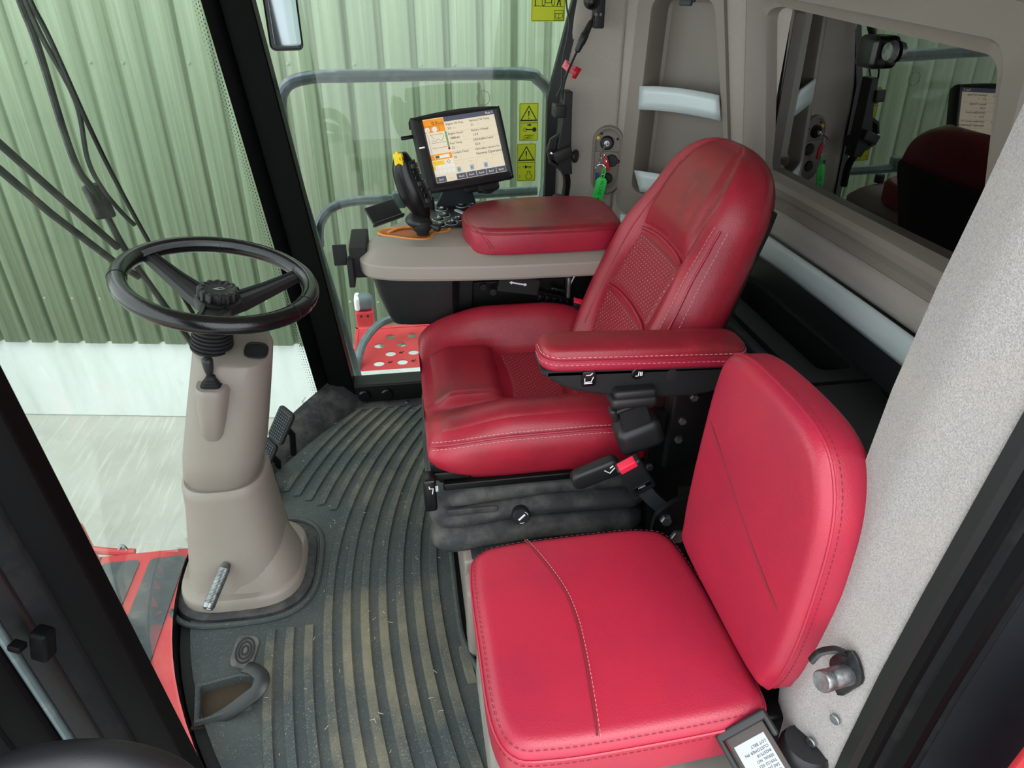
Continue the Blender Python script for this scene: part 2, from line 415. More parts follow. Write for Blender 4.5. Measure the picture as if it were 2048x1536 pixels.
ob('black_border', sheet(lambda u, v: (wx(.62+1.56*u, 0)+.006-.113*(-.06+.09*v), .62+1.56*u, -.06+.09*v), 28, 1), 'black_gloss', win1, smooth=60)
# dots of the printed border fading out into the glass
g = []
for r_ in range(3):
    for k in range(150):
        z = .05+1.5*k/150+(.005 if r_ % 2 else 0); y = 2.137-.007*r_; fr = Fr((wx(y, z)+.0045, y, z), (.3, 1, 0), (-.1, 0, 1)); g.append(prism(ngon(.0026-.0006*r_, 6), fr, 0, .0002))
ob('border_dots', J(*g), 'black_gloss', win1, smooth=0, kind='stuff')
# glass maker's mark in the lower corner
mk = Fr((wx(2.09, .07)+.006, 2.09, .07), (.25, 1, 0), (-.113, 0, 1)); mk.z = mk.x.cross(mk.y)
ob('glass_mark', J(text('SAFETY GLASS', .0055, mk.off(-.02, .012)), text('43R-00', .0055, mk.off(-.02, .004))), 'galv', win1, smooth=0)

def post(name, x0, y0, sgn, wdx=.085, wdy=.075, **k):
    rg = []
    for z in (-.04, .3, .7, 1.1, 1.6):
        cx = x0-.113*z
        rg.append([V((cx+a*wdx/2, y0+sgn*b*wdy/2, z)) for a, b in ((-1, -.75), (-.3, -1), (1, -1), (1, 1), (-1, 1))])
    return S(name, loft(rg), 'post_black', bevel=.004, **k)
post('trim_1', -.252, 2.205, 1, label='black corner post between windscreen and right window')
S('window_2', bx(-.26, .62, 2.238, 2.243, .0, 1.6), 'glass_side', label='clear right side window behind the console')
S('trim_2', J(rbx(-.25, .60, 2.17, 2.25, -.03, .075, .008)), 'black_metal', label='black sill under the right window')
sill = bpy.data.objects['trim_2']
for x in (-.185, -.105): ob('cap_bolt', lathe([(.001, 0), (.022, 0), (.022, .008), (.017, .012), (.0005, .012)], (x, 2.17, .035), (0, -1, 0), 18), 'black_gloss', sill)
ob('edge_strip', rbx(-.22, .3, 2.13, 2.19, -.012, .006, .004), 'dusty_black', sill)
ob('screw', lathe([(.001, 0), (.007, 0), (.006, .004), (.0005, .005)], (-.04, 2.15, .006), (0, 0, 1), 10), 'steel', sill)
# corner ledge at the foot of the post
lg = []
for k in range(15):
    y = 1.52+.68*k/14; t = k/14; wd = .045+.035*t; h = .02+.065*t*t
    lg.append([V((wx(y, 0)+.004, y, -.012)), V((wx(y, 0)+wd+.035, y-.03*t, -.012)), V((wx(y, 0)+wd+.02, y-.02*t, .3*h)), V((wx(y, 0)+wd*.8, y, h)), V((wx(y, 0)+.004, y+.01, h+.008))])
S('trim_3', loft(lg), 'dusty_black', smooth=40, label='dusty dark ledge along the windscreen foot up to the corner post')
S('ceiling', rbx(-.78, 1.05, .50, 2.34, 1.52, 1.60, .03), 'fabric')

# rear lining, from the right door post round to the left one (plan view points)
PR = [(.475, 2.225), (.50, 2.205), (.58, 2.185), (.66, 2.15)]
def edge(z): return 0 if z < 1.0 else (z-1.0)*.25
S('wall_right', sheet(lambda u, v: (lambda p, z: (p.x+edge(z)*max(0, 1-u*1.2), p.y, z))(cr([V((a, b, 0)) for a, b in PR], 6)[min(18, int(round(u*18)))], .0+1.54*v), 18, 16), 'fabric', smooth=80, solid=.008, label='grey fabric lined rear right post with the ignition panel')
S('trim_4', loft([[V((.455+edge(z), 2.215, z)), V((.485+edge(z), 2.20, z)), V((.485+edge(z), 2.24, z)), V((.455+edge(z), 2.24, z))] for z in (0, .6, 1.0, 1.3, 1.54)]), 'black_metal', label='black window seal along the rear right post')
# diagonal corner panel with tall moulded pocket
DL = math.hypot(.29, -.35)
def corner_panel(mirror):
    if not mirror: PF = Fr((.66, 2.15, 0), (.29, -.35, 0), (0, 0, 1))
    else:
        PF = Fr((.66, .67, 0), (.29, .27, 0), (0, 0, 1)); PF.z = -PF.z; PF.x = PF.x*.87
    w_ = S('wall_rear_corner', ([], []), 'fabric') if False else None
    N = 44
    def trap(a0b, a1b, a0t, a1t, z0, z1, r):
        pts = [(a1b, z0), (a1t, z1), (a0t, z1), (a0b, z0)]; o = []
        for i in range(4):
            p, c, q = V(pts[i-1]), V(pts[i]), V(pts[(i+1) % 4]); d1 = (p-c).normalized(); d2 = (q-c).normalized()
            for k in range(N//4):
                t = k/(N//4-1); s = c+d1*r; e = c+d2*r; o.append(tuple((s*(1-t)**2+c*2*t*(1-t)+e*t*t)[:]))
        return o
    outer = trap(-.002, DL+.02, -.002, DL+.02, 0, 1.54, .0001); outer2 = trap(.016, .425, .042, .290, .672, 1.32, .05)
    inner = trap(.072, .400, .086, .268, .745, 1.275, .038); back = trap(.075, .395, .09, .262, .755, 1.27, .036)
    pan = S('wall_corner', loft([[PF.p(a, b) for a, b in outer], [PF.p(a, b) for a, b in outer2]], cap=False), 'fabric', smooth=0, label='fabric corner panel between %s' % ('rear window and left post' if mirror else 'ignition post and rear window'))
    ob('pocket_frame', loft([[PF.p(a, b, .001) for a, b in outer2], [PF.p(a, b, .010) for a, b in inset(outer2, .004)], [PF.p(a, b, .008) for a, b in inner], [PF.p(a, b, -.004) for a, b in inset(inner, .005)], [PF.p(a, b, -.075) for a, b in back], [PF.p(a, b, -.08) for a, b in inset(back, .012)]], cap=False), 'taupe', pan, smooth=40)
    ob('pocket_back', ([PF.p(a, b, -.079) for a, b in inset(back, .01)], [tuple(range(len(back)))]), 'taupe', pan)
    def lip(a0, a1, b0, b1, z0, z1, arch):
        def fn(u, v):
            a = (a0+(a1-a0)*u)*(1-v)+(b0+(b1-b0)*u)*v
            return PF.p(a, z0+(z1-z0)*v+arch*(1-(2*u-1)**2), .012+.010*(1-(2*u-1)**2))
        return sheet(fn, 12, 3)
    ob('pocket_lip', lip(.077, .338, .075, .322, .985, 1.048, .008), 'silver', pan, solid=.006)
    ob('pocket_lip', lip(.110, .385, .082, .375, .752, .812, .006), 'silver', pan, solid=.006)
    ob('hook', rbx(-.02, .02, -.01, .012, -.012, .0, .004), 'black_plastic', pan) if False else None
    return pan, PF
panR, PFR = corner_panel(False); panL, PFL = corner_panel(True)
ob('coat_hook', T(PFR.off(.195, 1.285, .005), J(rbx(-.022, .022, -.022, .012, 0, .012, .004), rbx(-.018, .018, -.03, -.015, .008, .02, .004))), 'grey_rubber', panR)

# rear wall: header, sill, fabric band, silver band, black lower wall
XR = .955
def ry(u): return .935+.90*u
def bulge(y): return XR+.008*(1-((y-1.41)/.45)**2)
S('wall_rear', J(sheet(lambda u, v: (bulge(ry(u)), ry(u), .0+.58*v), 12, 2), sheet(lambda u, v: (bulge(ry(u))-.012*math.sin(math.pi*v), ry(u), .735+.085*v), 12, 5), sheet(lambda u, v: (bulge(ry(u)), ry(u), 1.30+.24*v), 12, 3)), 'fabric', solid=.008, label='grey fabric rear cab wall below and above the rear window')
S('trim_5', sheet(lambda u, v: (bulge(ry(u))-.018-.016*math.sin(math.pi*(.15+.7*v)), ry(u), .678+.062*v), 16, 5), 'silver', solid=.008, label='curved silver trim band under the rear window')
S('trim_6', loft([[V((bulge(y)-.030+d, y, z)) for d, z in ((.03, .815), (.008, .812), (0, .818), (-.002, .836), (.006, .842), (.004, .848), (-.006, .852), (-.008, .868), (0, .878), (.02, .882), (.045, .884), (.045, .815))] for y in [.935+.90*k/14 for k in range(15)]]), 'taupe', smooth=30, label='moulded taupe sill running under the rear window')
def rw(y0b, y1b, y0t, y1t, z0, z1, r, n=8, d=0):
    pts = [(y0b, z0), (y1b, z0), (y1t, z1), (y0t, z1-d)]; o = []
    for i in range(4):
        p, c, q = V(pts[i-1]), V(pts[i]), V(pts[(i+1) % 4]); d1 = (p-c).normalized(); d2 = (q-c).normalized()
        for k in range(n):
            t = k/(n-1); s = c+d1*r; e = c+d2*r; o.append(tuple((s*(1-t)**2+c*2*t*(1-t)+e*t*t)[:]))
    return o
hole = rw(.975, 1.755, 1.085, 1.815, .872, 1.262, .035, d=.045); mid = rw(.960, 1.772, 1.065, 1.832, .85, 1.285, .045, d=.045); out = rw(.935, 1.80, 1.02, 1.86, .825, 1.33, .06, d=.03)
RWF = Fr((0, 0, 0), (0, 1, 0), (0, 0, 1))
def rp(poly, d): return [V((bulge(a)-.8*max(0, a-1.765)-.8*max(0, .972-a)+d, a, b)) for a, b in poly]
S('trim_7', loft([rp(out, .01), rp(out, -.012), rp(inset(out, .006), -.018), rp(mid, -.020), rp(inset(mid, .006), -.012), rp(hole, -.008), rp(hole, .02)], cap=False), 'taupe', smooth=40, label='moulded taupe frame round the dark rear window')
gl_v = rp(inset(hole, -.006), .006); c = sum(gl_v, V((0, 0, 0)))/len(gl_v)
gl_v = [V((XR+.012-(p.z-1.07)*.024, p.y, p.z)) for p in gl_v]; rings = [gl_v, [p+V((.006, 0, 0)) for p in gl_v]]
S('window_3', loft(rings), 'glass_rear', smooth=0, label='dark reflective rear window')
win3 = bpy.data.objects['window_3']
ob('latch_knob', rbx(.935, .975, 1.385, 1.45, 1.165, 1.225, .012), 'black_gloss', win3)
ob('latch_plate', lathe([(.001, 0), (.02, 0), (.016, .012), (.0005, .012)], (.960, 1.365, 1.20), (-1, 0, 0), 16), 'steel', win3)
hg = thing('window_hinge', 'small taupe hinge barrel on the rear window frame corner', 'hinge', (.93, 1.80, .88))
ob('barrel', tube([(.905, 1.825, .895), (.925, 1.79, .885)], .012, 12), 'taupe', hg)
ob('arm', tube(cr([(.925, 1.79, .885), (.930, 1.775, .892), (.932, 1.768, .905)], 6), .012, 10, flat=.5), 'taupe', hg)
S('wall_tank', bx(1.12, 1.16, .2, 2.6, -.4, 1.7), 'black_matte', label='dark machine wall behind the rear window')

# shelf / air duct box behind the seats
bxs = thing('rear_storage_box', 'black storage box with open tray behind the seats', 'storage box', (.88, 1.35, 0))
def tray(y0, y1, x0, x1, z, ix0, ix1, iy0, iy1, dep, r=.02):
    o = rrect(x1-x0, y1-y0, .004, 5, (x0+x1)/2, (y0+y1)/2); i = rrect(ix1-ix0, iy1-iy0, r, 5, (ix0+ix1)/2, (iy0+iy1)/2); f = Fr((0, 0, 0))
    return loft([[f.p(a, b, 0) for a, b in o], [f.p(a, b, z) for a, b in o], [f.p(a, b, z+.002) for a, b in inset(i, -.006)], [f.p(a, b, z) for a, b in i], [f.p(a, b, z-dep) for a, b in inset(i, .006)]])
ob('tray', tray(1.13, 1.70, .79, .945, .605, .845, .925, 1.175, 1.66, .22), 'black_plastic', bxs, smooth=30)
ob('end_box', prism([(.70, .80), (.745, .80), (.915, 1.02), (.945, 1.125), (.70, 1.125)], Fr((0, 0, 0)), 0, .603), 'black_plastic', bxs, bevel=.006)
ob('front_lip', rbx(.765, .80, 1.13, 1.70, .0, .59, .008), 'grey_rubber', bxs)
ob('lower_panel', bx(.73, .765, 1.13, 1.70, 0, .47), 'taupe', bxs, bevel=.01)
ob('back_panel', bx(.938, .946, 1.02, 1.78, .58, .69), 'black_plastic', bxs)

# left rear door post: carpet lining, striker, screws, seals
mat('door_paint', '0b0f14', .45, spec=.15, mix=('141a20', 5, .4, .8)); mat('seal_grey', '121315', .7, spec=.1, mix=('25231f', 14, .5, .8))
PX = ((.0, .505), (.20, .495), (.36, .489), (.46, .485), (.55, .491), (.66, .505), (.80, .511), (.93, .517), (1.05, .530), (1.14, .544), (1.30, .566), (1.54, .60))
PXR = ((.0, .470), (.46, .480), (.61, .488), (.74, .500), (.85, .512), (.97, .525), (1.14, .545), (1.54, .60))
def pst(sec, zs=PXR): return loft([[V((x0+a, b, z)) for a, b in sec] for z, x0 in zs])
def carpet_row(z, x0):
    xr = lerp_pts(PXR, z); return [V((x0+a, b, z)) for a, b in ((.010, .60), (.0, .545), (.002, .530), (.010, .515))]+[V((xr+a, b, z)) for a, b in ((.026, .482), (.035, .466), (.060, .475), (.07, .60))]
lp = S('trim_8', loft([carpet_row(z, x0) for z, x0 in PX]), 'carpet', smooth=60, label='light grey carpet lined door post beside the passenger seat')
S('trim_9', pst(((.030, .468), (.036, .456), (.046, .452), (.052, .47))), 'black_metal', smooth=30, label='black rubber seal edging the door post')
for k, (a, b, w2, m_) in enumerate(((.046, .455, .016, 'post_black'), (.061, .444, .009, 'seal_grey'), (.070, .438, .020, 'post_black'), (.089, .425, .007, 'seal_grey'))):
    S('trim_%d' % (10+k), pst(((a, b), (a+w2*.5, b-w2*.6), (a+w2, b-w2*.7), (a+w2, b+.03), (a, b+.03))), m_, smooth=30, label=('inner', 'second', 'third', 'outer')[k]+' dark door frame ridge right of the carpeted post')
S('wall_left', pst(((.095, .420), (.40, .21), (.42, .24), (.11, .45)), [q for q in PXR if q[0] > .1]), 'door_paint', label='dark blue black outer cab side panel right of the door post')
S('trim_14', rbx(.60, 1.1, -.1, .40, -.35, .18, .03), 'paint_red', label='red body panel under the left cab side')
S('trim_22', prism([(.588, .70), (.577, .60), (.560, .40), (.54, .0), (.64, .0), (.64, .72)], Fr((0, .345, 0), (1, 0, 0), (0, 0, 1)), 0, .05), 'paint_red', bevel=.01, label='red body edge at the lower right corner')
# ================================================================ left front post and the open door edge
def lpost(name, x, y, wd, m, label, dep=.03, taper=0):
    rg = []
    for z in (.2, .45, .75, 1.05, 1.45):
        cx = x-.068*(z-.388)
        rg.append([V((cx, y, z)), V((cx-wd*.25, y-dep*.5, z)), V((cx-wd, y-dep, z)), V((cx-wd, y+.03, z)), V((cx, y+.03, z))])
    return S(name, loft(rg), m, bevel=.003, label=label)
lpost('trim_15', -.346, .62, .040, 'post_black', 'black left windscreen post, edge next to the glass', .02)
lpost('trim_16', -.378, .598, .022, 'seal_grey', 'dusty rubber seal beside the left windscreen post', .014)
lpost('trim_17', -.398, .584, .020, 'black_metal', 'black door frame channel left of the dusty seal', .014)
lpost('trim_18', -.420, .568, .006, 'galv', 'thin grey metal strip on the open door edge', .004)
lpost('trim_19', -.427, .560, .030, 'post_black', 'matte black open door frame at lower left', .02)
lpost('trim_20', -.455, .535, .025, 'seal_grey', 'dusty outer edge of the open door at lower left', .02)
lpost('trim_21', -.478, .515, .20, 'post_black', 'dark open door panel at the left edge', .06)
dl = thing('door_catch', 'black plastic catch clipped to the left door edge', 'catch', (-.39, .55, .70))
ob('catch_block', T(Fr((-.405, .562, .725), (.9, -.3, -.2), (.1, .1, 1)), rbx(-.009, .010, -.02, .018, -.008, .010, .004)), 'post_black', dl)
ob('catch_tab', T(Fr((-.412, .555, .735), (.9, -.3, -.2), (.1, .1, 1)), rbx(-.016, -.002, -.008, .0, .0, .012, .002)), 'post_black', dl)
dh = thing('grab_handle', 'thick black padded grab handle at the lower left corner', 'handle', (-.33, .45, .60))
ob('grip', tube(cr([(-.60, .52, .56), (-.54, .475, .61), (-.45, .45, .655), (-.38, .445, .676), (-.335, .445, .674), (-.30, .447, .652), (-.275, .45, .61), (-.265, .455, .52)], 8), .027, 14), 'black_plastic', dh)
ob('grip_cap', lathe([(.001, 0), (.034, 0), (.036, .01), (.034, .05), (.001, .052)], (-.263, .456, .47), (-.05, 0, 1), 16), 'black_matte', dh)

# ================================================================ steering column
sc = thing('steering_column', 'taupe plastic steering column standing at the front of the cab floor', 'steering column', (-.46, 1.40, 0))
def sell(cx, cy, z, a, b, n=2.6, tilt=0, N=40):
    o = []
    for k in range(N):
        t = 2*math.pi*k/N; c, s = math.cos(t), math.sin(t)
        x = a*math.copysign(abs(c)**(2/n), c); y = b*math.copysign(abs(s)**(2/n), s)
        o.append(V((cx+x, cy+y, z-tilt*x+tilt*1.1*y)))
    return o
UP = [(.336, -.456, .081, .084), (.345, -.454, .087, .090), (.40, -.440, .090, .092), (.50, -.414, .086, .088), (.60, -.388, .081, .082), (.640, -.378, .079, .080)]
ob('upper_shroud', loft([sell(-.456, 1.395, .322, .079, .082)]+[sell(c, 1.395, z, a, b, tilt=.10 if z > .55 else (.05 if z > .45 else 0)) for z, c, a, b in UP]+[sell(-.377, 1.395, .648, .076, .077, tilt=.16), sell(-.377, 1.395, .651, .068, .069, tilt=.18)]), 'taupe', sc, smooth=60)
ob('lower_shroud', loft([sell(-.468, 1.40, .02, .128, .125, 3), sell(-.466, 1.40, .06, .121, .118, 3), sell(-.462, 1.40, .15, .110, .108, 3), sell(-.456, 1.398, .26, .098, .100, 2.8), sell(-.455, 1.397, .306, .0955, .0995, 2.7), sell(-.455, 1.397, .322, .094, .098, 2.7), sell(-.455, 1.397, .328, .088, .092, 2.7), sell(-.455, 1.397, .326, .080, .083, 2.7)]), 'taupe', sc, smooth=50)
ob('side_flare', loft([sell(-.435, 1.385, .015, .118, .118, 2.8), sell(-.425, 1.385, .07, .098, .100, 2.6), sell(-.42, 1.39, .13, .070, .085, 2.4), sell(-.43, 1.40, .18, .05, .07, 2.4)]), 'taupe', sc, smooth=60)
ob('base_flange', loft([sell(-.462, 1.40, -.01, .150, .150, 3.2), sell(-.462, 1.40, .030, .147, .147, 3.2), sell(-.462, 1.40, .040, .140, .140, 3.2), sell(-.462, 1.40, .042, .110, .110, 3.2)]), 'taupe', sc, smooth=50)
ob('rubber_rim', loft([sell(-.458, 1.40, -.012, .168, .170, 3.2), sell(-.458, 1.40, .008, .165, .167, 3.2), sell(-.458, 1.40, .012, .158, .160, 3.2), sell(-.458, 1.40, .012, .140, .142, 3.2)]), 'dusty_black', sc, smooth=50)
ax = V((.225, -.02, 1)).normalized()
pr_ = []
for k in range(6):
    h = .0085*k; pr_ += [(.043-.0008*k, h), (.043-.0008*k, h+.0045), (.038-.0008*k, h+.0055), (.038-.0008*k, h+.0080)]
ob('bellows_boot', lathe(pr_+[(.034, .055), (.03, .075), (.001, .075)], V((-.418, 1.385, .648)), ax, 32), 'black_matte', sc, smooth=50)
ob('cup_recess', loft([sell(-.328, 1.372, .6405, .024, .027, 3, .17), sell(-.328, 1.372, .6425, .023, .026, 3, .17), sell(-.328, 1.372, .6425, .020, .023, 3, .17), sell(-.328, 1.372, .630, .018, .021, 3, .17)], cap=True), 'black_matte', sc, smooth=40)
lh = ob('lever_housing', loft([[V((-.414+a*sx+shift, 1.318+b*sy+dy, z+tl*b*0-.10*(a*sx))) for a, b in rrect(2, 2, .8, 6)] for z, sx, sy, dy, shift in ((.432, .006, .012, .035, -.028), (.445, .016, .020, .020, -.026), (.48, .025, .030, .008, -.022), (.53, .029, .036, .004, -.012), (.588, .033, .042, .0, 0), (.596, .032, .041, .0, 0), (.600, .029, .038, 0, 0)) for tl in (0,)]), 'taupe', sc, smooth=50)
lv = thing('column_lever', 'small black multifunction lever in a stepped rubber boot on the column', 'lever', (-.414, 1.315, .60))
LA = V((.06, -.05, 1)).normalized(); L0 = V((-.414, 1.312, .598))
fr = Fr(L0, (1, 0, -.1), (0, 1, 0))
rg = []
for s, h in ((.020, 0), (.020, .004), (.0165, .005), (.0165, .009), (.013, .010), (.013, .014), (.010, .015), (.009, .022), (.006, .024)):
    rg.append([fr.p(a*s, b*s, h) for a, b in rrect(2, 2, .5, 4)])
ob('boot', loft(rg), 'black_matte', lv, smooth=30)
ob('stick', lathe([(.005, 0), (.005, .006), (.0075, .010), (.0100, .022), (.0112, .036), (.0108, .042), (.007, .045), (.0005, .045)], L0+LA*.020, LA, 16), 'black_plastic', lv, smooth=50)
kh = thing('tilt_lever', 'knurled steel tilt lever sticking out at the column foot', 'lever', (-.50, 1.24, .05))
K0, K1 = V((-.472, 1.29, .128)), V((-.503, 1.195, .088)); kd = (K1-K0).normalized(); g = []
kl = (K1-K0).length; prof2 = []
for k in range(26):
    h = kl*.12+kl*.8*k/26; prof2 += [(.0125, h), (.0134, h+kl*.015)]
ob('bar', lathe([(.010, 0), (.0115, kl*.1)]+prof2+[(.0125, kl*.95), (.011, kl), (.007, kl), (.006, kl*.97), (.0005, kl*.97)], K0, kd, 20), 'steel', kh, smooth=20)

# steering wheel
SW = V((-.383, 1.41, .784)); n_ = V((.225, -.057, 1)).normalized(); WFr = Fr(SW, (1, 0, -.225), (0, 1, .057))
sw = thing('steering_wheel', 'black leather wrapped three-spoke steering wheel with ribbed centre knob', 'steering wheel', SW-n_*.09)
RW, rw_ = .181, .0175
def wp(a, rr=RW, dz=0): return WFr.p(rr*math.cos(a), rr*math.sin(a), dz)
mat('lace_grey', '6e7274', .6)
rim = ob('rim', tube([wp(2*math.pi*k/96) for k in range(96)], rw_, 16, closed=True, up=n_), 'black_leather', sw, smooth=180)
for a in (100, 195, -15, 330): 
    a_ = R(a); c = wp(a_); fr = Fr(c, V((math.cos(a_)*WFr.x+math.sin(a_)*WFr.y)), WFr.z)
    ob('leather_seam', tube([fr.p((rw_+.0002)*math.cos(2*math.pi*k/20), (rw_+.0002)*math.sin(2*math.pi*k/20)) for k in range(20)], .0009, 5, closed=True), 'black_ink', rim)
# laced stitching along the inner side of the rim
gs = []
for k in range(170):
    a = R(35+125*k/170); b = R(.28)
    for s_ in (-1, 1):
        pth = []
        for t, ph in ((0, 0), (.5, .16), (1, .34)):
            an = math.pi-(.55+s_*ph)
            pth.append(wp(a+t*R(.9), RW+(rw_+.0006)*math.cos(an), (rw_+.0006)*math.sin(an)))
        gs.append(tube(pth, .0006, 4))
ob('lacing', J(*gs), 'lace_grey', rim, kind='stuff')
hubz = -.050
def spoke(a, L):
    a_ = R(a); d = WFr.x*math.cos(a_)+WFr.y*math.sin(a_); sd_ = WFr.z.cross(d); rg = []
    for t, wd, th, z in ((.016, .034, .016, hubz), (.05, .027, .016, hubz+.004), (.10, .020, .014, hubz+.020), (.145, .0165, .012, hubz+.037), (L, .0155, .011, -.002)):
        c = SW+d*t+WFr.z*z
        rg.append([c+sd_*x*wd+WFr.z*y*th for x, y in ((-1, -.9), (-.8, -1), (.8, -1), (1, -.9), (1, .35), (.62, .8), (.55, .45), (-.55, .45), (-.62, .8), (-1, .35))])
    return loft(rg)
for a in (152, 32, 272): ob('spoke', spoke(a, .172), 'black_plastic', sw, smooth=35)
ob('hub', lathe([(.001, hubz-.06), (.030, hubz-.06), (.033, hubz-.02), (.045, hubz-.006), (.046, hubz+.012), (.040, hubz+.016), (.001, hubz+.016)], SW, WFr.z, 32), 'black_plastic', sw, smooth=40)
pts = []
for k in range(120):
    a = 2*math.pi*k/120; c = math.cos(14*a); pts.append(((.0395+.0022*max(-1, min(1, 2.2*c)))*math.cos(a), (.0395+.0022*max(-1, min(1, 2.2*c)))*math.sin(a)))
kf = Fr(SW+WFr.z*(hubz+.016), WFr.x, WFr.y)
kn = ob('centre_knob', loft([[kf.p(x*s, y*s, h) for x, y in pts] for s, h in ((.96, 0), (1, .002), (1, .015), (.97, .018), (.80, .0195), (.72, .0175), (.45, .016), (.01, .016))]), 'black_plastic', sw, smooth=35)
# emblem pressed into the knob: a ring with a stalk
ob('emblem', J(tube([kf.p(.002+.009*math.cos(t), .001+.0042*math.sin(t)+.35*.009*math.cos(t), .0172) for t in [2*math.pi*k/24 for k in range(24)]], .0005, 5, closed=True), tube([kf.p(-.010, -.004, .0172), kf.p(-.002, .0, .0172), kf.p(.002, -.003, .0172)], .0006, 5)), 'grey_key', kn)

# pedals
def pedal(name, label, fr, w_, h_):
    t = thing(name, label, 'pedal', fr.p(0, -h_/2, -.02), group='brake pedals')
    ob('plate', slab(rrect(w_, h_, .012, 4), fr, .012, .004), 'black_matte', t)
    g = []; nx, ny = int(w_/.0095), int(h_/.0095)
    for i in range(nx):
        for j in range(ny):
            x = -w_/2+.010+(w_-.02)*i/(nx-1); y = -h_/2+.010+(h_-.02)*j/(ny-1)
            g.append(loft([[fr.p(x+a*.0038, y+b*.0038, .012) for a, b in ((-1, -1), (1, -1), (1, 1), (-1, 1))], [fr.p(x+a*.0022, y+b*.0022, .0155) for a, b in ((-1, -1), (1, -1), (1, 1), (-1, 1))]]))
    ob('rubber_studs', J(*g), 'grey_rubber', t, smooth=0)
    ob('arm', tube([fr.p(0, 0, 0), fr.p(0, -.03, -.05), fr.p(0, -.10, -.09)], .010, 8), 'black_metal', t)
PD = Fr((-.400, 1.81, .168), (.62, -.72, -.15), (.42, .28, .86))
pedal('brake_pedal', 'upper studded black brake pedal behind the steering column', PD, .068, .105)
PD2 = PD.off(-.016, -.106, -.006)
pedal('brake_pedal', 'lower studded black brake pedal half hidden by the column', PD2, .064, .085)
ob('pedal_stop', rbx(-.50, -.43, 1.66, 1.74, -.01, .05, .012), 'black_matte', label='black rubber stop below the brake pedals beside the column', cat='pedal stop')
# ================================================================ floor mat
mat('mat_rubber', '363e40', .72, bump=(700, .5, .0015), mix=('4c4f4b', 4, .40, .72), mix2=('7c7661', 300, .59, .68))
mat('mat_ridge', '3c4446', .75, bump=(700, .5, .0015), mix=('77725f', 2.0, .47, .66), mix2=('8d866f', 300, .57, .66))
def gx(y):
    if y > 1.30: return 1.43-math.sqrt(1.43**2-(y-1.30)**2)
    return (1.9-math.sqrt(1.9**2-(y-1.30)**2))*.8
mo = [(wx(y, 0)+.035, y) for y in [.66+1.46*k/24 for k in range(25)]]+[(-.20, 2.15), (.06, 2.155), (.075, 2.1), (.062, 1.7), (.062, 1.15), (.075, 1.06), (.095, .98), (.10, .66)]
hc = V((-.447, 1.012)); hp = [(-.505, 1.052), (-.490, .972), (-.398, .992), (-.395, 1.060), (-.43, 1.066)]
def hitpoly(poly, c, a):
    d = V((math.cos(a), math.sin(a))); best = None
    for i in range(len(poly)):
        p, q = V(poly[i]), V(poly[(i+1) % len(poly)]); e = q-p; den = d.x*e.y-d.y*e.x
        if abs(den) < 1e-9: continue
        t = ((p.x-c.x)*e.y-(p.y-c.y)*e.x)/den; s = ((p.x-c.x)*d.y-(p.y-c.y)*d.x)/den
        if t > 0 and -1e-6 <= s <= 1+1e-6 and (best is None or t > best): best = t
    return (c.x+d.x*best, c.y+d.y*best)
NA = 180; oo = [hitpoly(mo, hc, 2*math.pi*k/NA) for k in range(NA)]; hh = [hitpoly(hp, hc, 2*math.pi*k/NA) for k in range(NA)]
fm = thing('floor_mat', 'black ribbed rubber floor mat dusted with dry soil', 'floor mat', (-.2, 1.3, -.012))
L3 = lambda p, z: [V((a, b, z)) for a, b in p]
ob('mat_base', loft([L3(hh, -.011), L3(hh, 0), L3([(hc.x+(a-hc.x)*.5+(c-hc.x)*.5, hc.y+(b-hc.y)*.5+(d-hc.y)*.5) for (a, b), (c, d) in zip(hh, oo)], 0), L3(oo, 0), L3(oo, -.011)], cap=False), 'mat_rubber', fm, smooth=0)
hi = [hitpoly(hp, hc, 2*math.pi*k/60) for k in range(60)]
ob('opening_frame', loft([L3([(hc.x+(a-hc.x)*s, hc.y+(b-hc.y)*s) for a, b in hi], z) for s, z in ((1.24, .0), (1.20, .010), (1.08, .013), (1.0, .010), (.96, -.011))], cap=False), 'mat_rubber', fm, smooth=40)
ob('opening_liner', rbx(-.51, -.385, .965, 1.07, -.0118, -.010, .0005), 'shaded_mud', fm)
def strip(x0, y0, y1, w_=.025, h_=.007):
    n = max(4, int((y1-y0)/.05)); rg = []
    for k in range(n+1):
        y = y0+(y1-y0)*k/n; x = x0+gx(y); e = .0 if 0 < k < n else .35
        rg.append([V((x-w_/2*(1-e*.3), y, -.002)), V((x-w_/2+.0035, y, h_*(1-e))), V((x+w_/2-.0035, y, h_*(1-e))), V((x+w_/2*(1-e*.3), y, -.002))])
    return loft(rg)
for k in range(-6, 8):
    x0 = -.2505+.043*k
    def yr(x0, lo, hi_):
        ys = [lo+(hi_-lo)*i/60 for i in range(61)]
        ok = [y for y in ys if (x0+gx(y)) < (.045 if y > 1.1 else .075) and (x0+gx(y)) > wx(y, 0)+.055]
        return (min(ok), max(ok)) if ok else None
    segs = [(.66, 2.13)]
    if x0 < -.29: segs = [(.66, 1.19), (1.60+(-.29-x0)*.6, 2.13)]
    if k == -6: segs = []
    if k in (-5, -4): segs = segs[1:]
    for lo, hi_ in segs:
        q = yr(x0, lo, hi_)
        if q and q[1]-q[0] > .05: ob('ridge', strip(x0, q[0], q[1]), 'mat_ridge', fm, smooth=20)
ob('edge_lip', tube(cr([(.064, 1.75, .004), (.058, 1.40, .004), (.058, 1.15, .004), (.070, 1.06, .004), (.092, .98, .004), (.10, .80, .004), (.10, .66, .004)], 8), .007, 8), 'mat_rubber', fm)
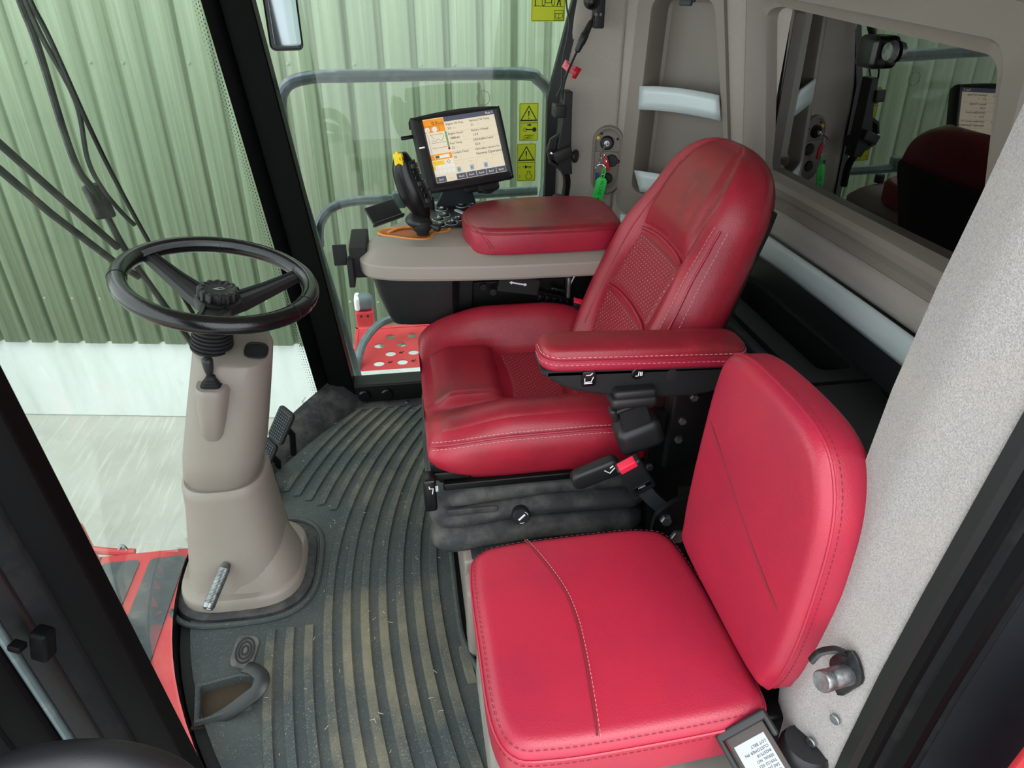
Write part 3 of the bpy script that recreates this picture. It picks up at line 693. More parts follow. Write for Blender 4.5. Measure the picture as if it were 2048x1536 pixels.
ob('column_lip', tube([V((p.x, p.y, .004)) for p in sell(-.458, 1.40, 0, .178, .182, 3.2, N=48)][28:]+[V((p.x, p.y, .004)) for p in sell(-.458, 1.40, 0, .178, .182, 3.2, N=48)][:14], .007, 8), 'mat_rubber', fm)
fs = thing('foot_switch', 'small black foot pedal with ribbed pad in the mat opening', 'pedal', (-.43, 1.02, -.01))
FP = Fr((-.412, 1.098, .045), (.9, -.25, -.1), (.2, .85, .5))
ob('pad', slab(rrect(.052, .070, .016, 5), FP, .010, .003), 'dusty_black', fs)
ob('pad_ridge', J(*[tube([FP.p(s*.019*math.cos(2*math.pi*k/24), s*.026*math.sin(2*math.pi*k/24)+.002, .0105) for k in range(24)], .0022, 6, closed=True) for s in (1, .68, .36)]), 'black_matte', fs)
ap = cr([(-.405, 1.058, .045), (-.385, 1.045, .050), (-.366, 1.022, .050), (-.372, 1.0, .042), (-.40, .988, .028), (-.44, .978, .006), (-.478, .972, -.010)], 8)
ob('arm', tube(ap, [.016-.004*abs(i/len(ap)-.4) for i in range(len(ap))], 10, flat=.35), 'black_plastic', fs, smooth=60)

rnd = random.Random(3); g = []
for k in range(90):
    x, y = rnd.uniform(-.42, .03), rnd.uniform(.7, 2.1)
    if (x+.46)**2+(y-1.4)**2 < .05 or x < wx(y, 0)+.08 or x > .04: continue
    a, l_ = rnd.uniform(0, 3.14), rnd.uniform(.003, .012); g.append(tube([(x, y, .0082), (x+l_*math.cos(a), y+l_*math.sin(a), .0088)], .0006, 4))
mat('straw', 'b8ac88', .9)
ob('straw_bits', J(*g), 'straw', None, smooth=0, kind='stuff', label='scattered bits of straw and chaff on the rubber floor mat', cat='debris')
# ================================================================ leather seats
def perf_mat(name, base, dot, sc_, rad):
    m = mat(name, base, rough=.5, bump=(420, .15, .001)); nt = m.node_tree; n = nt.nodes; l = nt.links; b = n['Principled BSDF']
    tc = n.new('ShaderNodeTexCoord'); uv = tc.outputs['UV']
    mu = n.new('ShaderNodeVectorMath'); mu.operation = 'SCALE'; mu.inputs['Scale'].default_value = sc_; l.new(uv, mu.inputs[0])
    fr = n.new('ShaderNodeVectorMath'); fr.operation = 'FRACTION'; l.new(mu.outputs[0], fr.inputs[0])
    su = n.new('ShaderNodeVectorMath'); su.operation = 'DISTANCE'; su.inputs[1].default_value = (.5, .5, 0); l.new(fr.outputs[0], su.inputs[0])
    ad = n.new('ShaderNodeVectorMath'); ad.operation = 'ADD'; ad.inputs[1].default_value = (.5, .5, 0); l.new(mu.outputs[0], ad.inputs[0])
    f2 = n.new('ShaderNodeVectorMath'); f2.operation = 'FRACTION'; l.new(ad.outputs[0], f2.inputs[0])
    s2 = n.new('ShaderNodeVectorMath'); s2.operation = 'DISTANCE'; s2.inputs[1].default_value = (.5, .5, 0); l.new(f2.outputs[0], s2.inputs[0])
    mi = n.new('ShaderNodeMath'); mi.operation = 'MINIMUM'; l.new(su.outputs['Value'], mi.inputs[0]); l.new(s2.outputs['Value'], mi.inputs[1])
    lt = n.new('ShaderNodeMath'); lt.operation = 'LESS_THAN'; lt.inputs[1].default_value = rad; l.new(mi.outputs[0], lt.inputs[0])
    c = n.new('ShaderNodeMix'); c.data_type = 'RGBA'; c.inputs['A'].default_value = lin(base); c.inputs['B'].default_value = lin(dot)
    l.new(lt.outputs[0], c.inputs['Factor']); l.new(c.outputs['Result'], b.inputs['Base Color'])
    return m
perf_mat('perforated', '8e2230', 'd89a98', 1.0, .085)
def uvgrid(o, fn):
    me = o.data; uv = me.uv_layers.new(name='UVMap')
    for lp_ in me.loops: uv.data[lp_.index].uv = fn(me.vertices[lp_.vertex_index].co)

ds = thing('driver_seat', "red leather driver's seat with bolsters, armrest and black suspension base", 'seat', (.28, 1.43, 0))
TOP = [(1.170, .505), (1.192, .530), (1.232, .543), (1.275, .533), (1.310, .503), (1.340, .491), (1.37, .484), (1.47, .481), (1.57, .484), (1.598, .495), (1.618, .527), (1.64, .562), (1.664, .578), (1.690, .565), (1.704, .53)]
TOPS = [(p.x, p.y) for p in cr([(a, b, 0) for a, b in TOP], 6)]
def sst(a, b, x): t = max(0, min(1, (x-a)/(b-a))); return t*t*(3-2*t)
def topz(x, y):
    z = lerp_pts(TOPS, y); base = .486+.012*(y-1.43)/.25
    k = .55+.45*sst(.02, .20, x)-.35*sst(.34, .50, x)
    mid = sst(1.31, 1.36, y)*(1-sst(1.57, 1.62, y))
    z = z if (1.34 < y < 1.58) else (base+(z-base)*k if z > base else z)
    if y < 1.33: z = max(z, lerp_pts(TOPS, y)-.02)
    z += mid*(.020*sst(.03, .08, x)*(1-sst(.175, .205, x)) - .010*sst(.20, .23, x))
    return z
LOWN = [(1.225, .372), (1.190, .385), (1.166, .42), (1.160, .470)]; LOWF = [(1.705, .49), (1.69, .43), (1.65, .395)]
def ring(x):
    ctl = LOWN+[(y, None) for y in [1.170+.534*k/52 for k in range(53)]]+LOWF
    s = max(0, min(1, (x-.012)/.085)); e = math.sqrt(max(0, 1-(1-s)**2)); s2 = max(0, min(1, (x-.012)/.16)); e2 = math.sqrt(max(0, 1-(1-s2)**2))
    rs = max(0, min(1, (.52-x)/.16)); e3 = math.sqrt(max(0, 1-(1-rs)**2)); o = []
    for y, z in ctl:
        zz = topz(x, y) if z is None else z
        zm = .462; ez = (.30+.70*e) if zz > zm else (.12+.88*min(e2, .25+.75*e3))
        yy = 1.435+(y-1.435)*(.90+.10*e)
        o.append(V((x, yy, zm+(zz-zm)*ez)))
    return o
xs = [.012, .0125, .014, .018, .024, .032, .042, .055, .07, .09]+[.11+.02*k for k in range(20)]+[.505, .52]
rings = [ring(x) for x in xs]; c0 = sum(rings[0], V((0, 0, 0)))/len(rings[0]); rings.insert(0, [c0+(p-c0)*.6 for p in rings[0]])
sc_ = ob('seat_cushion', loft(rings), 'red_leather', ds, smooth=80)
def patch(name, x0, x1, y0, y1, m, lift=.003, curve=0, n=(16, 20), par=sc_):
    def fn(u, v):
        y = y0+(y1-y0)*v; x = x0+(x1-x0)*u+curve*(1-(2*v-1)**2)
        ed = min(u, 1-u, v, 1-v); d = lift-(.010*(1-min(1, ed/.06))**2)
        s = max(0, min(1, (x-.012)/.085)); e = math.sqrt(max(0, 1-(1-s)**2))
        z = topz(x, y); return (x, 1.435+(y-1.435)*(.90+.10*e), .462+(z-.462)*(.30+.70*e)+d)
    o = ob(name, sheet(fn, *n), m, par, smooth=60); return o
patch('front_panel', .030, .205, 1.345, 1.60, 'red_leather_worn', .004, .004)
p_ = patch('perforated_insert', .212, .348, 1.345, 1.59, 'perforated', .004, .010); uvgrid(p_, lambda c: (c.x*72, c.y*72))
p_ = patch('perforated_insert', .354, .50, 1.345, 1.59, 'perforated', .004, .010); uvgrid(p_, lambda c: (c.x*72, c.y*72))
patch('bolster_panel', .030, .47, 1.195, 1.315, 'red_leather_worn', .0025, 0, (24, 14))
def sidepath(off, y=1.166):
    return [ring(x)[4].lerp(ring(x)[3], .3)+V((0, -.0010, off)) for x in [.022+.43*k/40 for k in range(41)]]
ob('piping', tube(sidepath(.016), .0028, 8), 'red_leather_bright', sc_, smooth=60)
ob('stitching', stitches(sidepath(.025), .006, .003, .0007), 'red_thread', sc_, smooth=0)
ob('stitching', stitches(sidepath(.006), .006, .003, .0007), 'red_thread', sc_, smooth=0)
# backrest
BR = Fr((.440, 1.43, .50), (0, 1, 0), (.39, 0, .92)); BR.z = V((-.92, 0, .39)).normalized()
WB = [(0, .20), (.08, .232), (.18, .246), (.28, .240), (.38, .218), (.42, .206), (.60, .18)]
WBs = [(p.x, p.y) for p in cr([(a, b, 0) for a, b in WB], 6)]
HD, HT, N0 = .40, .585, -.050           # the top closes in a dome between HD and HT
def dome(h):
    t = max(0, min(1, (h-HD)/(HT-HD)))
    return (1-t**2.5)**(1/2.5), (1-t**2.3)**(1/2.3)
def bp_(h, q, lift=0):
    """point on the padded front: h up the backrest, q from -1 (door side) to 1"""
    hb = min(h, .43); W = lerp_pts(WBs, hb); sl, sn_ = dome(h); a = abs(q)
    bol = .040*math.exp(-((a-.80)/.20)**2)*(1-.55*sst(.30, .46, h))
    c = .010*math.sin(math.pi*min(1, max(0, (h-.02)/.32))) if h < .34 else .016*sst(.33, .40, h)
    z = bol+c*(1-sst(.50, .66, a))-.055*max(0, (a-.78)/.22)**2.2
    return BR.p(W*q*sl, h, N0+(z+lift-N0)*max(sn_, .03))
def bring(h):
    W = lerp_pts(WBs, min(h, .43)); sl, sn_ = dome(h); o = [bp_(h, -1+2*k/48) for k in range(49)]
    for q, d in ((1.0, -.060), (.97, -.080), (.88, -.100), (.5, -.108), (0, -.110), (-.5, -.108), (-.88, -.100), (-.97, -.080), (-1.0, -.060)):
        o.append(BR.p(W*q*sl, h, N0+(d-N0)*max(sn_, .03)))
    return o
hs = [0, .01]+[.03+.025*k for k in range(15)]+[HD+(HT-HD)*t for t in (.1, .2, .3, .4, .5, .6, .68, .75, .81, .86, .90, .935, .96, .98, .993, 1)]
bb = ob('backrest', loft([bring(h) for h in hs]), 'red_leather', ds, smooth=80)
def bpatch(name, h0, h1, q0, q1, m, lift=.004, n=(18, 22), sag=0, q0t=None, q1t=None):
    q0t = q0 if q0t is None else q0t; q1t = q1 if q1t is None else q1t
    def fn(u, v):
        h = h0+(h1-h0)*u; a, b = q0+(q0t-q0)*u, q1+(q1t-q1)*u; q = a+(b-a)*v; h += sag*(1-(2*v-1)**2)*(1-u*.9)
        ed = min(u, 1-u, v, 1-v); d = lift-.009*(1-min(1, ed/.05))**2
        return bp_(h, q, d)
    return ob(name, sheet(fn, *n), m, bb, smooth=80)
p_ = bpatch('perforated_insert', .175, .325, -.56, .56, 'perforated', sag=.012); uvgrid(p_, lambda c: (c.z*72, c.y*72))
p_ = bpatch('perforated_insert', .04, .168, -.56, .56, 'perforated', sag=.010); uvgrid(p_, lambda c: (c.z*72, c.y*72))
bpatch('headrest_panel', .333, .572, -.60, .60, 'red_leather_worn', .004, (26, 26), .012, -.97, .55)
for h0 in (.170, .329):
    ob('tuck_fold', tube([bp_(h0+.011*(1-(2*k/20-1)**2), -.54+1.08*k/20, .003) for k in range(21)], .0042, 8), 'red_leather_bright', bb, smooth=60)
def bpath(q, h0=.03, h1=.43, lift=.0015): return [bp_(h0+(h1-h0)*k/44, q, lift) for k in range(45)]
ob('piping', tube(bpath(-.90, lift=0), .0028, 8), 'red_leather_bright', bb, smooth=60)
ob('piping', tube(bpath(.66, .05, .50, 0), .0020, 8), 'red_leather_bright', bb, smooth=60)
for q in (-.865, -.935): ob('stitching', stitches(bpath(q), .006, .003, .0007), 'red_thread', bb, smooth=0)
ob('back_shell', loft([[BR.p(lerp_pts(WBs, min(h, .43))*q*.97*dome(h)[0], h, d) for q, d in ((1, -.07), (.9, -.105), (.5, -.122), (-.5, -.122), (-.9, -.105), (-1, -.07))] for h in [.0, .1, .2, .3, .4, .46, .50]]), 'black_matte', ds, smooth=50)
# left armrest
ar = rrect(.392, .090, .034, 6, .418, 1.103)
AR = Fr((0, 0, .729), (1, 0, -.05), (0, 1, 0))
arm = ob('armrest_pad', slab(ar, AR, .042, .016, 5, .004), 'red_leather_worn', ds, smooth=60)
ob('armrest_side', slab(inset(ar, -.0015), AR.off(0, 0, -.002), .021, .002, 2, rb=.008), 'red_leather_bright', arm, smooth=60)
ob('piping', tube([AR.p(a, b, .021) for a, b in inset(ar, -.0008)], .0025, 6, closed=True), 'red_leather_bright', arm)
ob('stitching', stitches([AR.p(a, b, .028) for a, b in inset(ar, -.0006)[13:]+[inset(ar, -.0006)[0]]], .006, .0035, .0008), 'red_thread', arm, smooth=0)
ob('stitching', stitches([AR.p(a, b, .014) for a, b in inset(ar, -.0024)[13:]+[inset(ar, -.0024)[0]]], .006, .0035, .0006), 'red_thread', arm, smooth=0)
AH = Fr((0, 1.155, .048), (1, 0, 0), (0, 0, 1)); AH.z = V((0, -1, 0))
ah = ob('armrest_housing', slab(cr2([(.235, .668), (.246, .642), (.285, .620), (.35, .604), (.44, .592), (.52, .589), (.575, .600), (.60, .625), (.60, .656), (.42, .668)], 5), AH, .090, .010, 3), 'black_matte', ds, smooth=40)
sb = ob('rocker_switch', slab(rrect(.026, .032, .004, 3, .309, .648), AH.off(0, 0, .090), .005, .002, 2), 'black_gloss', ah)
SF = AH.off(.309, .648, .0955); SF.x = V((1, 0, 0))
ob('seat_symbol', J(*[tube([SF.p(*p, 0) for p in q], .0010, 4) for q in ([(-.008, .002), (-.008, -.006), (.004, -.006), (.008, .004)], [(-.009, -.009), (.006, -.009)], [(-.006, .008), (.002, .008), (.006, .012)])]), 'white', sb)
hb = ob('heater_button', lathe([(.001, 0), (.0125, 0), (.0125, .004), (.010, .006), (.0005, .006)], AH.p(.401, .651, .089), AH.z, 20), 'black_gloss', ah)
HF = AH.off(.401, .651, .0955)
ob('heat_symbol', J(*[tube([HF.p(*p, 0) for p in q], .0010, 4) for q in ([(-.005, -.004), (.0, -.004), (.001, .005)], [(.004, -.004), (.004, .004)], [(.007, -.004), (.007, .004)])]), 'white', hb)
ob('blank_button', lathe([(.001, 0), (.0125, 0), (.0125, .002), (.0005, .003)], AH.p(.468, .640, .089), AH.z, 20), 'black_matte', ah)
ob('height_knob', J(rbx(.355, .435, 1.040, 1.10, .655, .674, .008), rbx(.350, .437, 1.036, 1.10, .638, .660, .009)), 'black_plastic', ah)
ob('armrest_bracket', J(rbx(.50, .60, 1.12, 1.17, .42, .63, .012), bx(.47, .63, 1.135, 1.155, .36, .56)), 'black_metal', ds)
for p in ((.545, .60), (.528, .545), (.525, .50), (.455, .432), (.475, .425)): bolt(V((p[0], 1.121 if p[1] > .49 else 1.134, p[1])), (0, -1, 0), .009, .007, ds)
# seat belt reel, buckle, levers
RF = Fr((.425, 1.135, .555), (.94, 0, .33), (0, 1, 0)); RF.z = V((-.33, 0, .94)).normalized()
rl = ob('belt_reel', T(RF, J(rbx(-.046, .046, -.060, .01, -.052, .012, .018, 4), rbx(-.030, .032, -.046, -.030, .0, .050, .006, 3))), 'black_plastic', ds, smooth=50)
ob('belt_strap', T(RF, rbx(-.028, .028, -.052, -.047, .010, .066, .002)), 'black_matte', rl)
ob('belt_tongue', T(RF, J(rbx(-.044, -.03, -.056, -.03, .040, .070, .006), rbx(-.04, .02, -.054, -.04, .055, .066, .005))), 'black_plastic', rl)
BK = Fr((.415, 1.055, .470), (.86, 0, .30), (0, 1, 0)); BK.z = V((-.50, -.05, .86)).normalized(); BK.x = BK.y.cross(BK.z)
bk = ob('buckle', T(BK, rbx(-.026, .026, -.014, .014, -.045, .042, .006)), 'black_plastic', ds)
ob('release_button', T(BK, rbx(-.020, .016, -.015, .006, .030, .0445, .002)), 'red_button', bk)
ob('buckle_slot', T(BK, J(rbx(-.016, .020, -.0150, -.0135, -.030, -.019, .002))), 'black_gloss', bk)
ob('buckle_text', text('PRESS', .006, Fr(BK.p(-.008, -.0152, -.0265), BK.x, BK.z), ext=.0001), 'grey_key', bk, smooth=0)
ob('buckle_strap', loft([[BK.p(x*.015, y*.0025, -.045-.02*k) + V((.004*k*k*.3, 0, 0)) for x, y in ((-1, -1), (1, -1), (1, 1), (-1, 1))] for k in range(5)]), 'grey_rubber', ds)
b2 = Fr((.452, 1.665, .548), (.35, 0, .93), (0, 1, 0)); b2.x = V((.85, 0, -.3)).normalized(); b2.z = V((-.25, -.3, .9)).normalized(); b2.y = b2.z.cross(b2.x)
bk2 = ob('far_buckle', T(b2, rbx(-.022, .022, -.012, .012, -.05, .035, .006)), 'black_plastic', ds)
ob('release_button', T(b2, rbx(-.018, .018, -.010, .010, .028, .038, .002)), 'red_button', bk2)
LV = Fr((.347, 1.125, .452), (.93, 0, .36), (0, 1, 0)); LV.z = V((-.36, 0, .93)).normalized()
lvr = ob('tilt_handle', slab([(a, b) for a, b in rrect(.105, .042, .018, 5)], Fr(LV.p(0, -.012, 0), LV.x, LV.z), .030, .008, 3), 'black_plastic', ds, smooth=50)
ob('tilt_symbol', J(*[tube([LV.p(*p) for p in q], .0014, 4) for q in ([(.018, -.0435, .008), (.026, -.0435, -.003), (.040, -.0435, .006)], [(.030, -.0435, .009), (.038, -.0435, .012)])]), 'white', lvr)
# suspension bellows
def bel(z, i): return [V((p[0], p[1], z)) for p in rrect(.50-2*i, .50-2*i, .06, 6, .262, 1.42)]
def wav(z, i):
    o = []
    for a, b in rrect(.50-2*i, .52-2*i, .06, 10, .258, 1.425): o.append(V((a, b, z+.012*math.sin((a-.05)*9)*(1 if b < 1.3 else .3)+.02*(a-.25))))
    return o
# denser outline so the folds can wave
def dens(poly, d=.02):
    o = []
    for i in range(len(poly)):
        p, q = V(poly[i]), V(poly[(i+1) % len(poly)]); n = max(1, int((q-p).length/d))
        for k in range(n): o.append(p.lerp(q, k/n))
    return o
def fold(z, i):
    return [V((p.x, p.y, z+(.007*math.sin((p.x-.10)*10)+.02*(p.x-.25))*(1 if z < .40 else .3))) for p in dens(rrect(.50-2*i, .53-2*i, .05, 6, .255, 1.428))]
fz = [(.205, .02), (.212, .004), (.225, 0), (.250, .003), (.262, .014), (.268, .016), (.276, .008), (.286, .002), (.305, .002), (.315, .012), (.322, .018), (.330, .012), (.345, .004), (.362, .006), (.372, .020), (.385, .024), (.40, .022), (.408, .03)]
n0 = len(fold(.2, 0))
def rs(ring_, n):
    L = [0]; 
    for i in range(len(ring_)): L.append(L[-1]+(ring_[(i+1) % len(ring_)]-ring_[i]).length)
    o = []
    for k in range(n):
        t = L[-1]*k/n; j = max(i for i in range(len(ring_)) if L[i] <= t+1e-9); e = ring_[(j+1) % len(ring_)]-ring_[j]; o.append(ring_[j]+e*((t-L[j])/max(1e-9, e.length)))
    return o
bel_ = ob('suspension_bellows', loft([rs(fold(z, i*1.5), 120) for z, i in fz]), 'dusty_black', ds, smooth=60)
ob('maker_plate', J(T(Fr((.098, 1.168, .318), (1, 0, .02), (0, 0, 1)), J(rbx(-.055, .055, -.006, .006, -.004, .004, .003))), text('COMFORT', .010, Fr((.062, 1.1635, .3145), (1, 0, .02), (0, 0, 1)), ext=.0005)), 'black_matte', bel_) if False else ob('moulded_plate', T(Fr((.10, 1.170, .322), (1, 0, -.02), (0, 0, 1)), rbx(-.055, .055, -.007, .007, -.004, .005, .003)), 'dusty_black', bel_)
ob('seat_pan', J(rbx(.03, .50, 1.20, 1.67, .375, .41, .01), rbx(.02, .10, 1.175, 1.24, .405, .425, .004), rbx(.016, .06, 1.178, 1.235, .425, .450, .004)), 'black_metal', ds)
ob('slide_rail', rbx(.04, .46, 1.165, 1.185, .385, .402, .003), 'black_metal', ds); ob('slide_rail', rbx(.04, .46, 1.64, 1.67, .385, .402, .003), 'black_metal', ds)
hl = ob('height_lever', T(Fr((.012, 1.165, .400), (.05, -1, 0), (0, 0, 1)), rbx(-.02, .02, -.052, .030, -.012, .014, .006)), 'black_gloss', ds)
ob('height_symbol', J(*[tube([V((.022+a, 1.1445, .405+b)) for a, b in q], .0010, 4) for q in ([(-.012, .012), (-.012, .006), (-.004, .006), (-.006, -.008)], [(.002, .012), (.002, -.002)], [(.005, .012), (.005, -.002)])]), 'white', hl)
kb = ob('damper_knob', lathe([(.001, 0), (.020, 0), (.020, .016), (.017, .020), (.0005, .020)], V((.205, 1.168, .302)), (0, -1, .25), 24), 'black_plastic', ds, smooth=40)
KF = Fr((.205, 1.1475, .3072), (1, 0, 0), (0, .25, 1))
ob('damper_symbol', J(tube([KF.p(-.007, -.006, .001), KF.p(.007, .006, .001)], .0022, 6), *[tube([KF.p(.014*math.cos(R(a)), .014*math.sin(R(a)), .001) for a in range(s, s+50, 10)], .0008, 4) for s in (20, 250)]), 'white', kb)
ob('seat_pedestal', rbx(.09, .50, 1.13, 1.76, -.01, .215, .02), 'black_matte', ds); ob('pedestal_front', rbx(.075, .10, 1.135, 1.755, -.01, .205, .008), 'taupe', ds)
ob('rear_frame', J(bx(.50, .56, 1.15, 1.715, .20, .60), bx(.46, .60, 1.60, 1.715, .3, .55)), 'black_metal', ds, bevel=.005)

# ================================================================ passenger seat
ts = thing('passenger_seat', 'red leather fold-down passenger seat nearest the door', 'seat', (.27, .72, 0))
co = cr2([(.068, .60), (.066, .72), (.068, .87), (.085, .918), (.14, .935), (.30, .940), (.39, .936), (.437, .910), (.455, .82), (.462, .70), (.462, .60), (.450, .553), (.40, .540), (.25, .533), (.14, .533), (.090, .545)], 5)
CF = Fr((0, 0, .358))
tc_ = ob('seat_cushion', slab(co, CF, .090, .026, 6, .006, rb=.012), 'red_leather_bright', ts, smooth=70)
def cpath(dd, z): return [CF.p(a, b, z) for a, b in inset(co, dd)]
pp = cpath(-.0005, .068); ob('piping', tube(pp, .0024, 6, closed=True), 'red_leather_bright', tc_)
ob('stitching', stitches(cpath(.0055, .0830)+[cpath(.0055, .0830)[0]], .006, .004, .0006), 'dark_thread', tc_, smooth=0)
ob('stitching', stitches(cpath(-.0004, .058)+[cpath(-.0004, .058)[0]], .006, .004, .0006), 'dark_thread', tc_, smooth=0)
sp = cr([(.172, .930, .4475), (.194, .87, .4525), (.214, .80, .4545), (.220, .74, .4560), (.218, .68, .4555), (.211, .60, .4530), (.205, .545, .4475)], 8)
ob('seam', tube(sp, .0013, 6), 'dark_thread', tc_)
ob('stitching', stitches([p+V((.004, 0, .0004)) for p in sp], .004, .003, .0005), 'red_thread', tc_, smooth=0)
TB = Fr((.450, .72, .455), (0, -1, 0), (.055, 0, 1)); TB.z = V((-1, 0, .055)).normalized()
bo = cr2([(-.135, .000), (0, -.006), (.145, .0), (.166, .05), (.172, .14), (.171, .25), (.166, .33), (.150, .378), (.10, .398), (0, .404), (-.08, .398), (-.128, .372), (-.160, .31), (-.172, .20), (-.172, .10), (-.160, .03)], 5)
bo = [(-a, b) for a, b in bo][::-1]
tb_ = ob('backrest', slab(bo, TB.off(0, 0, -.065), .075, .020, 6, .004, rb=.02), 'red_leather_bright', ts, smooth=70)
ob('piping', tube([TB.p(a, b, -.006) for a, b in inset(bo, .0005)], .0022, 6, closed=True), 'red_leather_bright', tb_)
ob('stitching', stitches([TB.p(a, b, .0035) for a, b in inset(bo, .0065)]+[TB.p(*inset(bo, .0065)[0], .0035)], .005, .0035, .0006), 'dark_thread', tb_, smooth=0)
ob('stitching', stitches([TB.p(a, b, -.016) for a, b in inset(bo, -.0004)]+[TB.p(*inset(bo, -.0004)[0], -.016)], .005, .0035, .0006), 'dark_thread', tb_, smooth=0)
sm = [TB.p(a, b, .0115+dz) for a, b, dz in ((-.163, .270, -.006), (-.13, .262, .0), (-.06, .235, .002), (.0, .208, .0025), (.07, .178, .002), (.13, .155, 0), (.160, .148, -.007))]
ob('seam', tube(cr(sm, 6), .0012, 6), 'dark_thread', tb_)
ob('hinge_plate', J(rbx(.43, .50, .885, .905, .30, .42, .02), ), 'black_metal', ts)
for p in ((.452, .385, .013), (.478, .345, .016), (.445, .36, .006)): bolt(V((p[0], .906, p[1])), (0, 1, 0), p[2], .012, ts)
for p, r_ in (((.463, .990, .407), .012), ((.492, .990, .361), .015)): bolt(V(p), (-.1, -1, .1), r_, .012, ts)
ob('hinge_arm', J(prism(cr2([(.445, .33), (.440, .40), (.455, .43), (.50, .455), (.57, .46), (.57, .33), (.50, .30)], 4), Fr((0, .995, 0), (1, 0, 0), (0, 0, 1)), -.006, .006)), 'black_metal', ts, smooth=30)
ob('back_frame', J(bx(.495, .53, .58, .87, .30, .80), bx(.455, .50, .56, .90, .33, .40)), 'black_metal', ts, bevel=.006)
ob('seat_frame', rbx(.09, .46, .56, .89, .335, .362, .008), 'black_metal', ts)
# base box under the passenger seat
bb_ = thing('seat_base_box', 'scuffed grey plastic base box beneath the passenger seat', 'base box', (.28, .8, 0))
ob('box_body', loft([[V((a, b, z)) for a, b in rrect(.44-2*i, .58-2*i, .05, 6, .305-k, .75)] for z, i, k in ((-.01, -.004, 0), (.12, 0, 0), (.24, .004, -.002), (.27, .012, -.004), (.285, .03, -.006))]), 'taupe_dusty', bb_, smooth=50)
ob('box_step', rbx(.072, .12, 1.045, 1.12, -.01, .20, .015), 'taupe', bb_)
ob('recess_plate', bx(.10, .20, 1.083, 1.10, .2, .23), 'black_metal', bb_)
bolt(V((.115, 1.07, .20)), (0, 0, 1), .009, .012, bb_, 'steel')
# lap belt of the passenger seat
lb = thing('lap_belt', 'dark brown lap belt with white printed label at the passenger seat corner', 'seat belt', (.44, .53, .33))
QF = Fr((.421, .503, .416), (.80, .05, .45), (0, 1, 0)); QF.z = V((-.42, -.45, .75)).normalized(); QF.x = QF.y.cross(QF.z).normalized(); QF.y = QF.z.cross(QF.x)
mat('belt_brown', '4a4440', .9, bump=(500, .5, .001)); mat('label_white', 'a9adb2', .6)
bs = ob('webbing', T(QF, rbx(-.029, .029, -.16, .047, -.002, .002, .0015)), 'belt_brown', lb)
ob('guide_bar', T(QF, J(rbx(-.038, .038, .034, .047, -.006, .009, .004), rbx(-.039, -.031, -.15, .045, -.008, .009, .004), rbx(.031, .039, .01, .047, -.02, .009, .004))), 'black_plastic', lb)
lab = ob('printed_label', T(QF, rbx(-.024, .022, -.028, .022, .002, .0026, .0003)), 'label_white', bs)
LBf = Fr(QF.p(.019, .017, .0028), -QF.x, -QF.y)
LBf.z = QF.z
g = [text(s, .0053, LBf.off(0, .003+.0062*i), ext=.0001) for i, s in enumerate(('LOT BELT', 'CUSTOMER PN', '84257518', 'SERIAL NO', 'T09153 023', 'SAE J386', 'ISO 6683'))]
ob('label_print', J(*g), 'black_ink', lab, smooth=0)
ob('belt_reel', J(lathe([(.001, 0), (.030, 0), (.034, .01), (.034, .07), (.03, .08), (.001, .08)], V((.478, .500, .345)), (.15, .05, 1), 20)), 'black_plastic', lb, smooth=40)
# door striker on the carpeted post
st = thing('door_striker', 'greasy steel striker pin on a diamond plate on the carpeted post', 'striker', (.50, .49, .55))
SK = Fr((.506, .500, .575), (.39, -.92, 0), (0, 0, 1)); SK.z = V((-.92, -.25, .22)).normalized()
ob('plate', slab(cr2([(-.020, .012), (0, .042), (.022, .014), (.016, -.012), (.002, -.040), (-.018, -.01)], 3), SK, .007, .002, 2), 'dark_steel', st)
ob('pin', lathe([(.013, 0), (.013, .028), (.0115, .030), (.0115, .034), (.0135, .036), (.0135, .046), (.012, .048), (.0005, .047)], SK.p(.004, .004, .006), SK.z, 18), 'steel', st, smooth=40)
ob('hook', tube(cr([SK.p(-.008, .030, .004), SK.p(-.012, .036, .020), SK.p(-.020, .026, .034), SK.p(-.022, .010, .042)], 5), .006, 8, flat=.6), 'dark_steel', st)
for (x, y, z) in ((.507, .492, .50), (.499, .507, .43), (.515, .482, .40)):
    o = bolt(V((x-.004, y-.004, z)), (-.92, -.39, 0), .007, .004, lp, 'steel', False, 'screw')
# ================================================================ right hand console
cn = thing('armrest_console', 'taupe control console with dark keypad to the right of the driver seat', 'console', (.22, 1.85, .0))
CO = cr2([(-.122, 1.76), (-.108, 1.705), (-.06, 1.672), (.03, 1.652), (.20, 1.634), (.36, 1.628), (.50, 1.630), (.555, 1.66), (.565, 1.80), (.56, 1.98), (.53, 2.06), (.40, 2.085), (.22, 2.09), (.08, 2.075), (.00, 2.01), (-.07, 1.92), (-.115, 1.83)], 5)
CF2 = Fr((0, 0, .655)); c_in = inset(CO, .028)
cb = ob('console_body', loft([[CF2.p(a, b, z) for a, b in inset(CO, d)] for d, z in ((.02, .004), (.005, .006), (.001, .012), (0, .020), (0, .040), (.002, .0445), (.008, .049), (.030, .066), (.038, .0705))]+[[CF2.p(.22+(a-.22)*s_, 1.86+(b-1.86)*s_, z) for a, b in inset(CO, .038)] for s_, z in ((.97, .0745), (.93, .0785), (.86, .0805), (.5, .081), (.05, .081))]), 'taupe_light', cn, smooth=16)
